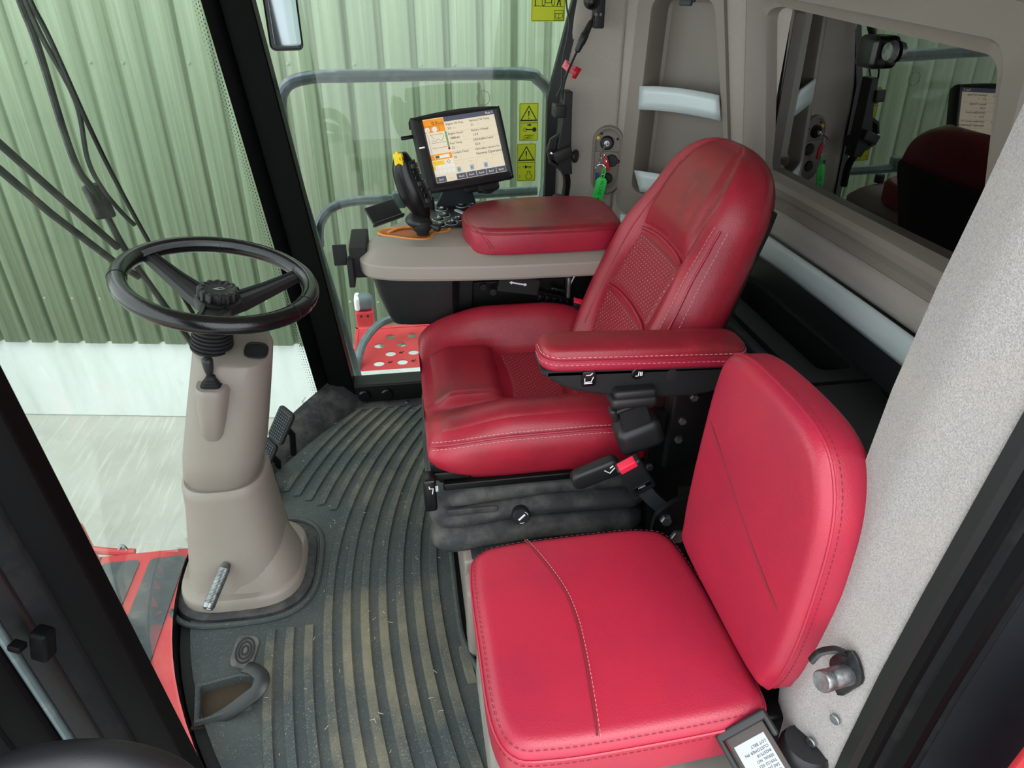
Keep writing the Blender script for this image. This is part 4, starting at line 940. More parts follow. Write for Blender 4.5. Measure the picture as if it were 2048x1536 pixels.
# keypad inlay
KP0 = cr2([(.070, 1.835), (.055, 1.92), (.062, 2.0), (.085, 2.05), (.17, 2.068), (.30, 2.068), (.37, 2.055), (.36, 1.95), (.30, 1.88), (.20, 1.84)], 5)
kp = ob('keypad', slab(KP0, Fr((0, 0, .7345)), .0045, .0015, 2), 'black_plastic', cn)
mat('keycap', '222628', .4); TOPZ = .7395
def key(x, y, rx, ry, sym):
    k = ob('key', slab(ngon(rx, 20, x, y, ry), Fr((0, 0, TOPZ-.0005)), .0055, .003, 3), 'keycap', kp)
    ob('key_ring', tube([V((x+(rx+.0035)*math.cos(t), y+(ry+.0035)*math.sin(t), TOPZ)) for t in [2*math.pi*i/28 for i in range(28)]], .0008, 4, closed=True), 'white', k)
    z = TOPZ+.0055; f = lambda a, b: V((x+a*rx, y+b*ry, z))
    syms = {'star': [[(-.35, 0), (.35, 0)], [(0, -.45), (0, .45)], [(-.25, -.35), (.25, .35)], [(-.25, .35), (.25, -.35)]],
            'tri': [[(-.2, -.4), (.35, 0), (-.2, .4), (-.2, -.4)]], 'dia': [[(-.4, 0), (0, .5), (.4, 0), (0, -.5), (-.4, 0)], [(-.6, -.3), (-.4, 0)]],
            'circ': [[(.35*math.cos(t), .5*math.sin(t)) for t in [2*math.pi*i/12 for i in range(13)]], [(-.6, -.4), (-.3, -.1)]],
            'dn': [[(.0, .4), (.25, -.3), (.5, .4), (0, .4)], [(-.6, -.2), (-.3, -.2)], [(-.5, .2), (-.2, .2)]]}
    ob('key_symbol', J(*[tube([f(*p) for p in q], .0009, 4) for q in syms[sym]]), 'white', k)
for x, y, s in ((.109, 2.0, 'star'), (.169, 2.027, 'dia'), (.202, 2.033, 'circ'), (.266, 2.029, 'circ'), (.112, 1.942, 'tri'), (.094, 1.908, 'tri'), (.147, 1.902, 'dn'), (.126, 1.868, 'dn'), (.094, 1.858, 'tri'), (.30, 2.032, 'dia')):
    key(x, y, .0135, .0155, s)
ob('bar_key', T(Fr((.162, 1.952, TOPZ), (.45, -.89, 0), (.89, .45, 0)), rbx(-.032, .032, -.006, .006, 0, .005, .002)), 'grey_key', kp)
ob('dial', lathe([(.001, 0), (.0125, 0), (.0115, .030), (.010, .032), (.0005, .032)], V((.078, 2.02, TOPZ)), (0, 0, 1), 18), 'black_matte', kp, smooth=40)
ob('dial', lathe([(.001, 0), (.015, 0), (.014, .022), (.012, .024), (.0005, .024)], V((.455, 2.03, .736)), (0, 0, 1), 18), 'grey_rubber', cn, smooth=40)
# orange shift gate
go = cr2([(-.072, 1.828), (-.06, 1.852), (-.02, 1.858), (.05, 1.852), (.105, 1.842), (.122, 1.826), (.110, 1.806), (.080, 1.796), (.070, 1.770), (.050, 1.752), (.01, 1.762), (-.03, 1.785), (-.06, 1.802)], 5)
gt = ob('shift_gate', loft([[V((a, b, z)) for a, b in inset(go, d)] for d, z in ((-.002, .7352), (0, .7385), (.006, .7385), (.009, .7365))]), 'orange', cn, smooth=40)
ob('gate_slot', loft([[V((a, b, z)) for a, b in inset(go, d)] for d, z in ((.010, .7378), (.016, .7372))], cap=True), 'orange_rubber', gt, smooth=40)
ob('gate_rib', tube(cr([(-.045, 1.812, .7385), (-.02, 1.832, .7425), (.0, 1.840, .7425), (.045, 1.838, .7425)], 6), .006, 8, flat=.5), 'orange', gt)
# armrest pad on the console
po = cr2([(.150, 1.79), (.158, 1.70), (.190, 1.655), (.26, 1.642), (.40, 1.640), (.50, 1.646), (.542, 1.68), (.552, 1.78), (.545, 1.87), (.50, 1.915), (.38, 1.925), (.25, 1.912), (.18, 1.87)], 5)
pa = ob('armrest_pad', slab(po, Fr((0, 0, .722)), .068, .016, 5, .005, rb=.006), 'red_leather_worn', cn, smooth=60)
ob('pad_side', slab(inset(po, -.0012), Fr((0, 0, .7225)), .0525, .003, 3, rb=.006), 'red_leather_bright', pa, smooth=60)
ob('pad_seam', tube([V((a, b, .7765)) for a, b in inset(po, -.0006)], .0022, 6, closed=True), 'red_leather', pa)
for d_ in (0, .008):
    ob('stitching', stitches(cr([(.165+d_, 1.682, .787), (.178+d_, 1.662, .778), (.192+d_, 1.649, .762), (.204+d_, 1.644, .742)], 6), .004, .0025, .0007), 'dark_thread', pa, smooth=0)
# dark tub under the front
tb = [(-.095, 1.735), (-.06, 1.695), (.02, 1.685), (.13, 1.69), (.13, 2.02), (.0, 2.0), (-.07, 1.9)]
def tubr(z, k, sh): c = V((.03, 1.84)); return [V((c.x+(a-c.x)*k+sh, c.y+(b-c.y)*k, z)) for a, b in cr2(tb, 4)]
ob('lower_tub', loft([tubr(.664, 1, 0), tubr(.60, .93, .004), tubr(.54, .84, .012), tubr(.512, .78, .018), tubr(.503, .66, .02)]), 'black_plastic', cn, smooth=50)
ob('mount_arm', J(bx(.10, .55, 1.74, 1.95, .60, .662), loft([[V((.12, 1.715, .66)), V((.17, 1.715, .66)), V((.17, 1.73, .66)), V((.12, 1.73, .66))], [V((.09, 1.715, .40)), V((.155, 1.715, .40)), V((.155, 1.73, .40)), V((.09, 1.73, .40))]]), bx(.16, .56, 1.73, 1.75, .42, .62)), 'black_metal', cn, bevel=.003)
sh = ob('slide_handle', T(Fr((.285, 1.692, .622), (1, 0, -.18), (0, 1, 0)), rbx(-.055, .055, -.006, .012, -.024, .022, .004)), 'black_matte', cn)
AF = Fr((.282, 1.685, .628), (1, 0, -.22), (0, 0, 1))
ob('arrow_mark', J(prism([(-.024, 0), (-.017, .005), (-.017, .002), (.017, .002), (.017, .005), (.024, 0), (.017, -.005), (.017, -.002), (-.017, -.002), (-.017, -.005)], AF, 0, .0006)), 'white', sh, smooth=0)
ob('spring', tube([V((.375+.034*t, 1.705+.008*math.cos(t*60), .601-.010*t+.008*math.sin(t*60))) for t in [i/120 for i in range(121)]], .0013, 5), 'black_gloss', cn)
ob('rack', J(*[T(Fr((.345+.019*i, 1.70, .578-.0052*i), (1, 0, -.3), (0, 1, 0)), rbx(-.006, .006, -.006, .006, -.009, .009, .002)) for i in range(8)], T(Fr((.41, 1.708, .556), (1, 0, -.3), (0, 1, 0)), bx(-.085, .085, -.003, .006, -.012, .018))), 'black_gloss', cn, kind='stuff')
for p in ((.192, .618), (.218, .602)): bolt(V((p[0], 1.702, p[1])), (0, -1, 0), .010, .006, cn, 'dark_steel', False)
ob('rod_bracket', J(rbx(.415, .425, 1.69, 1.72, .575, .635, .003), tube([(.42, 1.70, .60), (.44, 1.70, .645)], .004, 8)), 'steel', cn)
# brackets and flap on the front of the console
ob('front_bracket', J(rbx(-.145, -.10, 1.74, 1.90, .645, .725, .004), rbx(-.150, -.135, 1.70, 1.76, .635, .70, .003)), 'black_matte', cn)
ob('bracket_tab', rbx(-.185, -.150, 1.742, 1.748, .680, .735, .005), 'black_matte', cn)
FLf = Fr((-.055, 1.955, .752), (.85, .50, .12), (-.4, .6, .7))
fl_ = ob('storage_flap', T(FLf, J(rbx(-.048, .048, -.028, .028, -.004, .004, .004), rbx(-.050, .050, -.033, -.024, -.006, .010, .004))), 'black_plastic', cn)

# joystick
js = thing('joystick', 'black multifunction joystick with yellow thumb button standing in the orange gate', 'joystick', (.045, 1.79, .735))
def jz(px, py): # handle outline points in the lever's own plane
    return px, py
JS = [(.0175, .9440, .004), (.0135, .938, .013), (.0095, .926, .0215), (.0085, .908, .0245), (.0125, .888, .0268), (.0190, .868, .0290), (.0270, .848, .0305), (.0345, .829, .0290), (.0415, .812, .0250), (.0455, .797, .0205), (.0465, .782, .0180), (.0460, .765, .0175), (.0455, .750, .0170)]
rg = []
for i, (x, z, w2) in enumerate(JS):
    a = JS[max(0, i-1)]; b = JS[min(len(JS)-1, i+1)]; t = V((a[0]-b[0], 0, a[1]-b[1])).normalized(); sx = V((t.z, 0, -t.x)); dep = w2*(1.05 if i < 9 else 1.0)
    w2 *= 1.18
    rg.append([V((x, 1.80, z))+sx*w2*math.cos(q)+V((0, 1, 0))*dep*math.sin(q) for q in [2*math.pi*k/24 for k in range(24)]])
hd = ob('handle', loft(rg), 'black_gloss', js, smooth=80)
pn = []
for i, (x, z, w2) in enumerate(JS[2:9]):
    w2 *= 1.16
    pn.append([V((x+w2*.50, 1.80-w2*.98, z)), V((x+w2*1.10, 1.80-w2*.60, z)), V((x+w2*1.12, 1.80+w2*.1, z)), V((x+w2*.9, 1.80+w2*.1, z)), V((x+w2*.42, 1.80-w2*.8, z))])
kpad = ob('button_panel', loft(pn), 'black_matte', hd, smooth=40)
for i in range(7):
    for j in range(2):
        t = .6+i*.72; k = int(t); f_ = t-k; a, b = JS[2+k], JS[3+k]; x = a[0]+(b[0]-a[0])*f_; z = a[1]+(b[1]-a[1])*f_; w2 = 1.16*(a[2]+(b[2]-a[2])*f_)
        c = V((x+w2*(.80 if j == 0 else 1.11), 1.80-w2*(.82 if j == 0 else .40), z)); fr = Fr(c, (.8, .6, 0) if j == 0 else (.3, .95, 0), (-.35, 0, .93))
        ob('button', T(fr, rbx(-.0055, .0055, -.0055, .0055, -.003, .0045, .002, 2)), 'black_gloss' if (i+j) % 3 else 'grey_rubber', kpad)
yb = ob('thumb_button', T(Fr((-.002, 1.785, .930), (.9, -.4, .1), (-.15, 0, 1)), J(rbx(-.0125, .0125, -.017, .016, -.006, .006, .005), rbx(-.005, .003, .006, .021, -.004, .004, .003))), 'yellow', hd)
ob('button_print', tube([V((.0045+.004*math.cos(t), 1.777, .934+.004*math.sin(t))) for t in [2*math.pi*i/16 for i in range(16)]], .0009, 4, closed=True), 'black_ink', yb)
ob('palm_rest', loft([[V((.035+a*s, 1.795+b*s*1.1, .775+.010*(1-s*20)+dz-a*.25*s*20*.02)) for a, b in ngon(1, 28)] for s, dz in ((.027, -.018), (.032, -.010), (.033, -.006), (.030, .0), (.020, .010))]), 'black_plastic', js, smooth=60)
ob('lower_collar', lathe([(.001, 0), (.016, 0), (.017, .008), (.025, .016), (.028, .030), (.024, .038), (.001, .038)], V((.046, 1.785, .7385)), (-.05, 0, 1), 20), 'black_matte', js, smooth=40)
ob('clamp_knob', J(lathe([(.001, 0), (.009, 0), (.010, .012), (.008, .016), (.001, .016)], V((.075, 1.765, .764)), (.8, -.5, -.15), 14), tube([(.05, 1.785, .768), (.078, 1.763, .764)], .006, 8)), 'black_plastic', js, smooth=40)

# ================================================================ monitor
MN = Fr((.174, 1.95, .918), (.975, .206, .082), (-.164, .421, .892))
mn = thing('monitor', 'black framed display monitor showing engine readings above the console', 'monitor', (.16, 2.0, .735))
mo_ = [(-.122, -.098), (-.06, -.1015), (.06, -.1015), (.118, -.098), (.124, -.09), (.127, -.02), (.128, .06), (.127, .092), (.120, .098), (.05, .1055), (-.03, .1065), (-.115, .101), (-.125, .094), (-.127, .02), (-.126, -.06), (-.127, -.09)]
mo_ = cr2(mo_, 3)
def fr_ring(poly, z): return [MN.p(a, b, z) for a, b in poly]
s_out = [(a, b) for a, b in mo_]
scr = (-.094, .106, -.078, .090)
def to_rect(poly, r, e=0):
    x0, x1, y0, y1 = r[0]-e, r[1]+e, r[2]-e, r[3]+e; cx, cy = (x0+x1)/2, (y0+y1)/2; o = []
    for a, b in poly:
        dx, dy = a-cx, b-cy; t = min(((x1-cx)/abs(dx)) if dx else 9, ((y1-cy)/abs(dy)) if dy else 9); o.append((cx+dx*t, cy+dy*t))
    for qx, qy in ((x0, y0), (x1, y0), (x1, y1), (x0, y1)):
        j = min(range(len(o)), key=lambda k: (o[k][0]-qx)**2+(o[k][1]-qy)**2); o[j] = (qx, qy)
    return o
bz = ob('bezel', loft([fr_ring(inset(mo_, .02), -.045), fr_ring(inset(mo_, .004), -.040), fr_ring(mo_, -.010), fr_ring(inset(mo_, .003), .001), fr_ring(inset(mo_, .010), .005), fr_ring(to_rect(mo_, scr, .006), .0035), fr_ring(to_rect(mo_, scr), -.004), fr_ring(to_rect(mo_, scr, -.02), -.0042)]), 'black_plastic', mn, smooth=40)
def smat(n, c, e=.33): return mat(n, c, .6, emit=e)
smat('scr_cream', 'e8dcc2'); smat('scr_orange', 'f39a2c'); smat('scr_grey', '565868'); smat('scr_white', 'eeeade'); smat('scr_yellow', 'f6c92a'); smat('scr_green', '2f7d3e'); smat('scr_dark', '3a3028', .2); smat('scr_line', 'c8b88e'); smat('scr_redbar', '8a2a20'); smat('scr_blue', '9fb4c4')
SX, SY = scr[1]-scr[0], scr[3]-scr[2]
SC = Fr(MN.p(scr[0], scr[3], -.0038), MN.x, -MN.y); SC.z = MN.z           # u right, v down, metres
def rc(u0, u1, v0, v1, h=.0002):
    v = [SC.p(u*SX, q*SY, d) for d in (0, h) for u, q in ((u0, v0), (u1, v0), (u1, v1), (u0, v1))]
    return v, [(3, 2, 1, 0), (4, 5, 6, 7), (0, 1, 5, 4), (1, 2, 6, 5), (2, 3, 7, 6), (3, 0, 4, 7)]
def ln(pts, r=.00035, h=.0005): return tube([SC.p(u*SX, q*SY, h) for u, q in pts], r, 4)
sn = ob('screen', rc(0, 1, 0, 1), 'scr_cream', mn, smooth=0)
E2 = dict(smooth=0)
ob('title_bar', rc(.285, 1, 0, .075, .0004), 'scr_grey', sn, **E2)
for q in ((0, .28, .012, .215), (0, .29, .555, .645)): ob('speed_panel', rc(*q, .0004), 'scr_orange', sn, **E2)
ob('gauge_white', J(rc(.05, .255, .575, .625, .0006), rc(0, .295, .655, .865, .0003), rc(0, .02, .22, .55, .0004)), 'scr_white', sn, kind='stuff', **E2)
ob('yellow_cells', J(rc(.005, .165, .66, .725, .0005), rc(.0, .03, .735, .79, .0005)), 'scr_yellow', sn, kind='stuff', **E2)
ob('level_bar', J(*[rc(.262, .288, .225+.0135*i, .2345+.0135*i, .0006) for i in range(18)], rc(.075, .115, .58, .62, .0008)), 'scr_green', sn, kind='stuff', **E2)
ob('level_low', J(rc(.262, .288, .47, .51, .0006), rc(.06, .076, .58, .62, .0008)), 'scr_redbar', sn, kind='stuff', **E2)
for i in (0, 2, 3, 4, 5, 6): ob('tab', rc(.004+.1428*i, .1428*(i+1)-.002, .905, .995, .0005), 'scr_grey', sn, **E2)
for u in (.315, .50, .70): ob('icon', rc(u, u+.055, .80, .885, .0006), 'scr_blue', sn, **E2)
ob('active_tab', rc(.147, .283, .905, .995, .0004), 'scr_cream', sn, **E2)
def circle(u, v, r, n=16): return [(u+r*math.cos(2*math.pi*k/n), v+r*SX/SY*math.sin(2*math.pi*k/n)) for k in range(n+1)]
ob('dials', J(*[prism([(a, b) for a, b in ngon(.0075, 16)], Fr(SC.p(u*SX, .17*SY, .0004), MN.x, MN.y), 0, .0003) for u in (.035, .135)]), 'scr_white', sn, kind='stuff', **E2)
gl_ = [ln([(.29, v), (1, v)]) for v in (.25, .40, .55, .70)]
for i in range(5): gl_.append(ln([(.059*(i+1), .655), (.059*(i+1), .865)]))
for v in (.725, .795): gl_.append(ln([(0, v), (.295, v)]))
ob('grid_lines', J(*gl_), 'scr_line', sn, kind='stuff', **E2)
fun = []
for u in (.36, .565, .79):
    fun += [ln([(u-.07, .72), (u-.02, .77), (u, .82), (u+.008, .88)]), ln([(u+.07, .72), (u+.035, .78), (u+.024, .88)]), ln([(u-.06, .735), (u+.062, .735)], .0002), ln([(u-.045, .75), (u+.052, .75)], .0002)]
ob('funnel_lines', J(*fun), 'scr_line', sn, kind='stuff', **E2)
blk = [ln(q) for q in ([(.0, .115), (.28, .115)], [(.07, .12), (.07, .21)], [(.20, .12), (.20, .21)], [(.025, .24), (.025, .55)], [(.06, .25), (.23, .25), (.24, .28), (.22, .33), (.19, .36), (.15, .32), (.12, .35), (.06, .36), (.10, .31), (.06, .25)], [(.05, .38), (.25, .38)], [(.05, .46), (.25, .46)])]
blk += [ln(circle(.035, .17, .035)), ln(circle(.135, .17, .033))]
blk += [ln([(.20, .69), (.225, .665), (.25, .69), (.225, .715), (.20, .69)], .0006)]
for u in (.325, .51, .71): blk += [ln([(u, .86), (u+.02, .82), (u+.04, .85)], .0006), ln(circle(u+.012, .85, .008), .0005)]
ob('screen_symbols', J(*blk), 'scr_dark', sn, kind='stuff', **E2)
def st_(s, u, v, sz, al='LEFT'): return text(s, sz, Fr(SC.p(u*SX, v*SY, .0006), MN.x, MN.y), al, .0001)
ob('readout_text', J(*[st_(*a) for a in (('0.0', .11, .10, .0135), ('km/h', .195, .10, .0080), ('2', .028, .19, .0078), ('P', .128, .19, .0075),
    ('Engine Oil Pres.', .30, .135, .0078), ('3.0', .31, .205, .0088), ('Engine Hours', .30, .290, .0078), ('1888.60', .31, .362, .0088), ('Fuel Temp', .30, .440, .0078), ('22', .31, .512, .0088), ('Coolant Temp', .30, .590, .0078), ('35', .31, .662, .0088),
    ('Hydraul Oil Temp', .63, .135, .0078), ('21', .64, .205, .0088), ('Battery Voltage', .63, .290, .0078), ('13.9', .64, .362, .0088), ('DEF/AdBlue Level', .63, .440, .0078), ('25.6', .64, .512, .0088), ('DEF/AdBlue Injection Sta', .63, .590, .0068), ('Normal Operation', .63, .665, .0098))]), 'scr_dark', sn, kind='stuff', **E2)
ob('unit_text', J(*[st_(*a) for a in (('bar', .385, .205, .0080), ('h', .50, .362, .0080), ('°C', .37, .512, .0080), ('°C', .37, .662, .0080), ('°C', .72, .205, .0080), ('v', .75, .362, .0080), ('%', .75, .512, .0080))]), 'scr_line', sn, kind='stuff', **E2)
ob('tab_text', J(st_('Run 1', .985, .055, .0088, 'RIGHT'), *[st_(s, .0714+.1428*i, .965, .0068, 'CENTER') for i, s in ((0, 'Back'), (2, 'Run2'), (3, 'Run3'), (4, 'Run4'), (5, 'Run5'), (6, 'Run6'))]), 'scr_white', sn, kind='stuff', **E2)
ob('tab_text', st_('Run1', .214, .965, .0068, 'CENTER'), 'scr_line', sn, **E2)
ob('status_light', T(MN, rbx(-.121, -.106, .016, .020, .003, .0055, .001)), 'scr_white', mn)
ob('side_lever', T(MN, rbx(-.158, -.118, .052, .062, -.030, -.020, .004)), 'black_gloss', mn)
ob('stand', loft([[V((.095, 2.03, .736)), V((.215, 2.03, .736)), V((.215, 2.05, .736)), V((.095, 2.05, .736))], [V((.118, 2.0, .80)), V((.195, 2.01, .80)), V((.195, 2.03, .80)), V((.118, 2.02, .80))], [MN.p(-.03, -.06, -.05), MN.p(.03, -.06, -.05), MN.p(.03, -.05, -.07), MN.p(-.03, -.05, -.07)]]), 'grey_rubber', mn, smooth=30, bevel=.003)
ob('back_clamp', T(MN, J(rbx(.02, .085, -.118, -.085, -.05, -.022, .010), rbx(-.01, .09, -.11, -.06, -.065, -.04, .01))), 'black_matte', mn)
ob('cable_coil', J(*[tube([MN.p(.055+.022*math.cos(t)*s, -.108+.012*math.sin(t), -.035+.010*i) for t in [2*math.pi*k/20 for k in range(20)]], .0032, 6, closed=True) for i, s in ((0, 1), (1, 1.15), (-1, .9))]), 'black_plastic', mn)

# ================================================================ ignition panel and keys
KF_ = Fr((.628, 2.160, .832), (.95, -.31, 0), (0, 0, 1)); KZ = KF_.z
ig = thing('ignition_panel', 'taupe oval ignition panel on the fabric post', 'panel', KF_.p(0, -.11, 0))
def stadium(w_, h_, n=10): return [(w_*math.cos(t), (h_-w_ if t <= math.pi else -(h_-w_))+w_*math.sin(t)) for t in [math.pi*k/n for k in range(n+1)]]+[(w_*math.cos(t), -(h_-w_)+w_*math.sin(t)) for t in [math.pi+math.pi*k/n for k in range(n+1)]]
so_ = [(a+.010, b-.005) for a, b in stadium(.048, .104)]
ob('panel_plate', loft([[KF_.p(a, b, z) for a, b in inset(so_, d)] for d, z in ((0, -.01), (0, .010), (.004, .015), (.008, .015), (.012, .011), (.02, .010))]), 'taupe', ig, smooth=40)
ob('lower_insert', slab([(-.034, .022), (.043, .022), (.046, -.03), (.040, -.070), (.025, -.090), (-.005, -.090), (-.024, -.070), (-.034, -.03)], KF_.off(0, 0, .0095), .003, .001, 2), 'taupe', ig)
ob('insert_line', tube([KF_.p(a, b, .0128) for a, b in ((-.034, -.06), (-.035, .022), (.044, .022))], .0008, 4), 'black_ink', ig)
ob('lock_ring', lathe([(.001, 0), (.021, 0), (.021, .006), (.018, .008), (.0165, .012), (.001, .012)], KF_.p(.006, .049, .010), KZ, 24), 'black_gloss', ig, smooth=40)
ob('lock_barrel', lathe([(.001, 0), (.0085, 0), (.0085, .004), (.0005, .004)], KF_.p(.006, .049, .022), KZ, 20), 'chrome', ig, smooth=40)
ob('warning_led', lathe([(.001, 0), (.006, 0), (.005, .003), (.0005, .004)], KF_.p(-.021, .062, .011), KZ, 14), 'yellow', ig)
for a, b in ((-.012, .074), (.038, .060)): ob('screw', lathe([(.001, 0), (.0042, 0), (.003, .002), (.0005, .0015)], KF_.p(a, b, .011), KZ, 10), 'black_gloss', ig)
ob('power_socket', J(lathe([(.001, 0), (.019, 0), (.019, .004), (.017, .007), (.001, .007)], KF_.p(.024, -.004, .012), KZ, 22), T(KF_, rbx(.038, .048, -.010, 0, .012, .020, .002))), 'black_plastic', ig, smooth=40)
ob('power_socket', lathe([(.001, 0), (.017, 0), (.017, .004), (.015, .007), (.001, .007)], KF_.p(.014, -.058, .012), KZ, 22), 'black_plastic', ig, smooth=40)
ob('socket_text', text('AUX', .008, KF_.off(-.026, .006, .0126)), 'taupe_dusty', ig, smooth=0)
ky = thing('key_ring', 'ignition key with rings, red fob and green tag hanging from the lock', 'keys', KF_.p(0, -.11, .03))
ob('key', J(T(Fr(KF_.p(.006, .049, .024), (.75, .0, .6), (0, 0, 1)), rbx(-.002, .002, -.004, .004, 0, .01, .001)), tube([KF_.p(.005, .048, .026), KF_.p(-.004, .036, .048), KF_.p(-.008, .027, .055)], .0035, 6, flat=.5)), 'chrome', ky)
def kring(a, b, z, r, tilt): 
    f_ = Fr(KF_.p(a, b, z), KF_.x*math.cos(tilt)+KZ*math.sin(tilt), KF_.y); return tube([f_.p(r*math.cos(2*math.pi*k/28), r*math.sin(2*math.pi*k/28)) for k in range(28)], .0011, 5, closed=True)
for a, b, z, r, t in ((-.004, .020, .052, .010, .9), (-.001, .000, .050, .014, .7), (-.006, -.025, .047, .0165, .15)): ob('ring', kring(a, b, z, r, t), 'chrome', ky)
ob('red_fob', slab(cr2([(-.003, .018), (.007, .016), (.014, .0), (.018, -.022), (.014, -.030), (.004, -.022), (-.002, -.004)], 4), KF_.off(.002, 0, .040), .006, .002, 3), 'red_plastic', ky, smooth=40)
TGF = Fr(KF_.p(-.005, -.082, .050), KF_.x*.98+KF_.y*-.17, KF_.y)
tg = ob('green_tag', slab([(-.0165, -.034), (-.013, -.038), (.013, -.038), (.0165, -.034), (.0165, .027), (.010, .035), (-.010, .035), (-.0165, .027)], TGF, .0025, .0008, 2), 'green_tag', ky)
ob('tag_loop', tube([TGF.p(.0045*math.cos(2*math.pi*k/20), .048+.017*math.sin(2*math.pi*k/20), .0015) for k in range(20)], .0022, 6, closed=True), 'green_tag', tg)
ob('tag_hole', lathe([(.0003, 0), (.0028, 0), (.0028, .0004), (.0003, .0004)], TGF.p(.002, -.031, .0024), TGF.z, 12), 'black_ink', tg)
mat('tag_ink', '1d6b4a', .6)
tw = Fr(TGF.p(-.004, .028, .0027), -TGF.y, TGF.x); tw.z = TGF.z
ob('tag_writing', text('W1AB', .017, tw, ext=.0001), 'tag_ink', tg, smooth=0)
ob('blue_fob', T(KF_, rbx(-.022, -.010, -.056, -.036, .044, .048, .001)), 'blue', ky)
oc = thing('orange_cord', 'orange rubber cord loop hanging below the green key tag', 'cord', KF_.p(0, -.17, .03))
ob('cord_loop', tube(cr([KF_.p(-.018, -.185, .030), KF_.p(-.015, -.160, .034), KF_.p(-.012, -.14, .040), KF_.p(-.014, -.115, .045), KF_.p(-.009, -.106, .046), KF_.p(-.003, -.115, .045), KF_.p(.003, -.135, .040), KF_.p(.007, -.150, .036), KF_.p(.004, -.168, .03), KF_.p(-.006, -.19, .03)], 6), .0032, 8), 'orange_rubber', oc)
gd = thing('belt_guide', 'small silver and black belt guide on the lining beside the backrest', 'belt guide', (.70, 2.10, .63))
ob('silver_plate', T(Fr((.695, 2.09, .652), (.64, -.77, 0), (0, 0, 1)), rbx(-.018, .008, -.022, .022, 0, .012, .003)), 'silver', gd)
ob('slot', T(Fr((.695, 2.09, .652), (.64, -.77, 0), (0, 0, 1)), rbx(.008, .03, -.022, .022, 0, .016, .003)), 'black_matte', gd)

# ================================================================ stickers on the right window
def stk(name, x0, x1, z0, z1, label, m='sticker'):
    F_ = Fr(((x0+x1)/2, 2.236, (z0+z1)/2), (1, 0, 0), (0, 0, 1)); w_, h_ = x1-x0, z1-z0
    t = ob(name, slab(rrect(w_, h_, .003, 3), F_, .0008, .0002, 1), m, None, label=label, cat='sticker')
    ob('border', tube([F_.p(a, b, .0009) for a, b in rrect(w_-.004, h_-.004, .001, 1)], .0005, 4, closed=True), 'black_ink', t)
    return t, F_, w_, h_
def warn(F_, cy, s): 
    q = lambda k: [(0, cy+s*.62*k), (s*.62*k, cy-s*.42*k), (-s*.62*k, cy-s*.42*k)]
    g1 = loft([[F_.p(a, b, .0009) for a, b in q(1)], [F_.p(a, b, .0011) for a, b in q(1)], [F_.p(a, b, .0011) for a, b in q(.80)], [F_.p(a, b, .0009) for a, b in q(.80)]], cap=False)
    ex_ = prism([(-.0022, cy+s*.25), (.0022, cy+s*.25), (.0010, cy-s*.12), (-.0010, cy-s*.12)], F_, .0009, .0012)
    return J(g1, ex_, prism(ngon(.0017, 10, 0, cy-s*.24), F_, .0009, .0012))
def li(F_, pts, r=.0007, cl=False): return tube([F_.p(a, b, .0010) for a, b in pts], r, 4, closed=cl)
t, F_, w_, h_ = stk('warning_sticker', .372, .432, .874, .986, 'upper yellow-green warning sticker with triangle and key symbols', 'sticker')
ob('warning_triangle', warn(F_, .022, .044), 'black_ink', t, smooth=0)
ob('key_pictogram', J(li(F_, [(-.028, -.002), (.028, -.002)]), prism([(-.004, -.010), (.003, -.010), (.003, -.0125), (.009, -.008), (.003, -.0035), (.003, -.006), (-.004, -.006)], F_, .0009, .0012), prism(ngon(.0068, 14, .018, -.022), F_, .0009, .0012), li(F_, [(-.010, -.0215), (.012, -.022)], .0016), li(F_, ngon(.0055, 14, -.011, -.022), .0006, True), li(F_, [(-.020, -.050), (.010, -.049), (.016, -.038), (-.012, -.039)], .0008, True), li(F_, [(-.012, -.046), (.008, -.043)], .0008), li(F_, [(-.004, -.047), (.0, -.041)], .0008)), 'black_ink', t, smooth=0)
t, F_, w_, h_ = stk('warning_sticker', .366, .426, .750, .867, 'lower yellow-green warning sticker with horn and engine symbols numbered 1 and 2', 'sticker')
ob('warning_triangle', warn(F_, .024, .044), 'black_ink', t, smooth=0)
eng = [(-.009, -.040), (-.009, -.034), (-.004, -.030), (-.004, -.026), (-.006, -.026), (-.006, -.022), (.006, -.022), (.006, -.026), (.004, -.026), (.004, -.030), (.009, -.034), (.009, -.040), (.005, -.046), (-.005, -.046)]
ob('horn_pictogram', J(li(F_, [(-.028, 0), (.028, 0)]), text('1', .0105, F_.off(-.023, -.018, .001)), text('2', .0105, F_.off(-.023, -.046, .001)), prism([(-.004, -.008), (-.004, -.019), (.004, -.0145), (.018, -.0145), (.018, -.012), (.004, -.012)], F_, .0009, .0012), li(F_, [(.006, -.012), (.006, -.017), (.014, -.017), (.014, -.012)], .0007), *[li(F_, [(-.011, -.010-.003*i), (-.006, -.011-.0025*i)], .0005) for i in range(3)], li(F_, [(a+.008, b-.006) for a, b in eng], .0008, True)), 'black_ink', t, smooth=0)
t, F_, w_, h_ = stk('warning_sticker', .404, .503, 1.206, 1.420, 'large yellow-green pictogram sticker at the top of the right window', 'sticker_yellow')
b0 = -h_/2
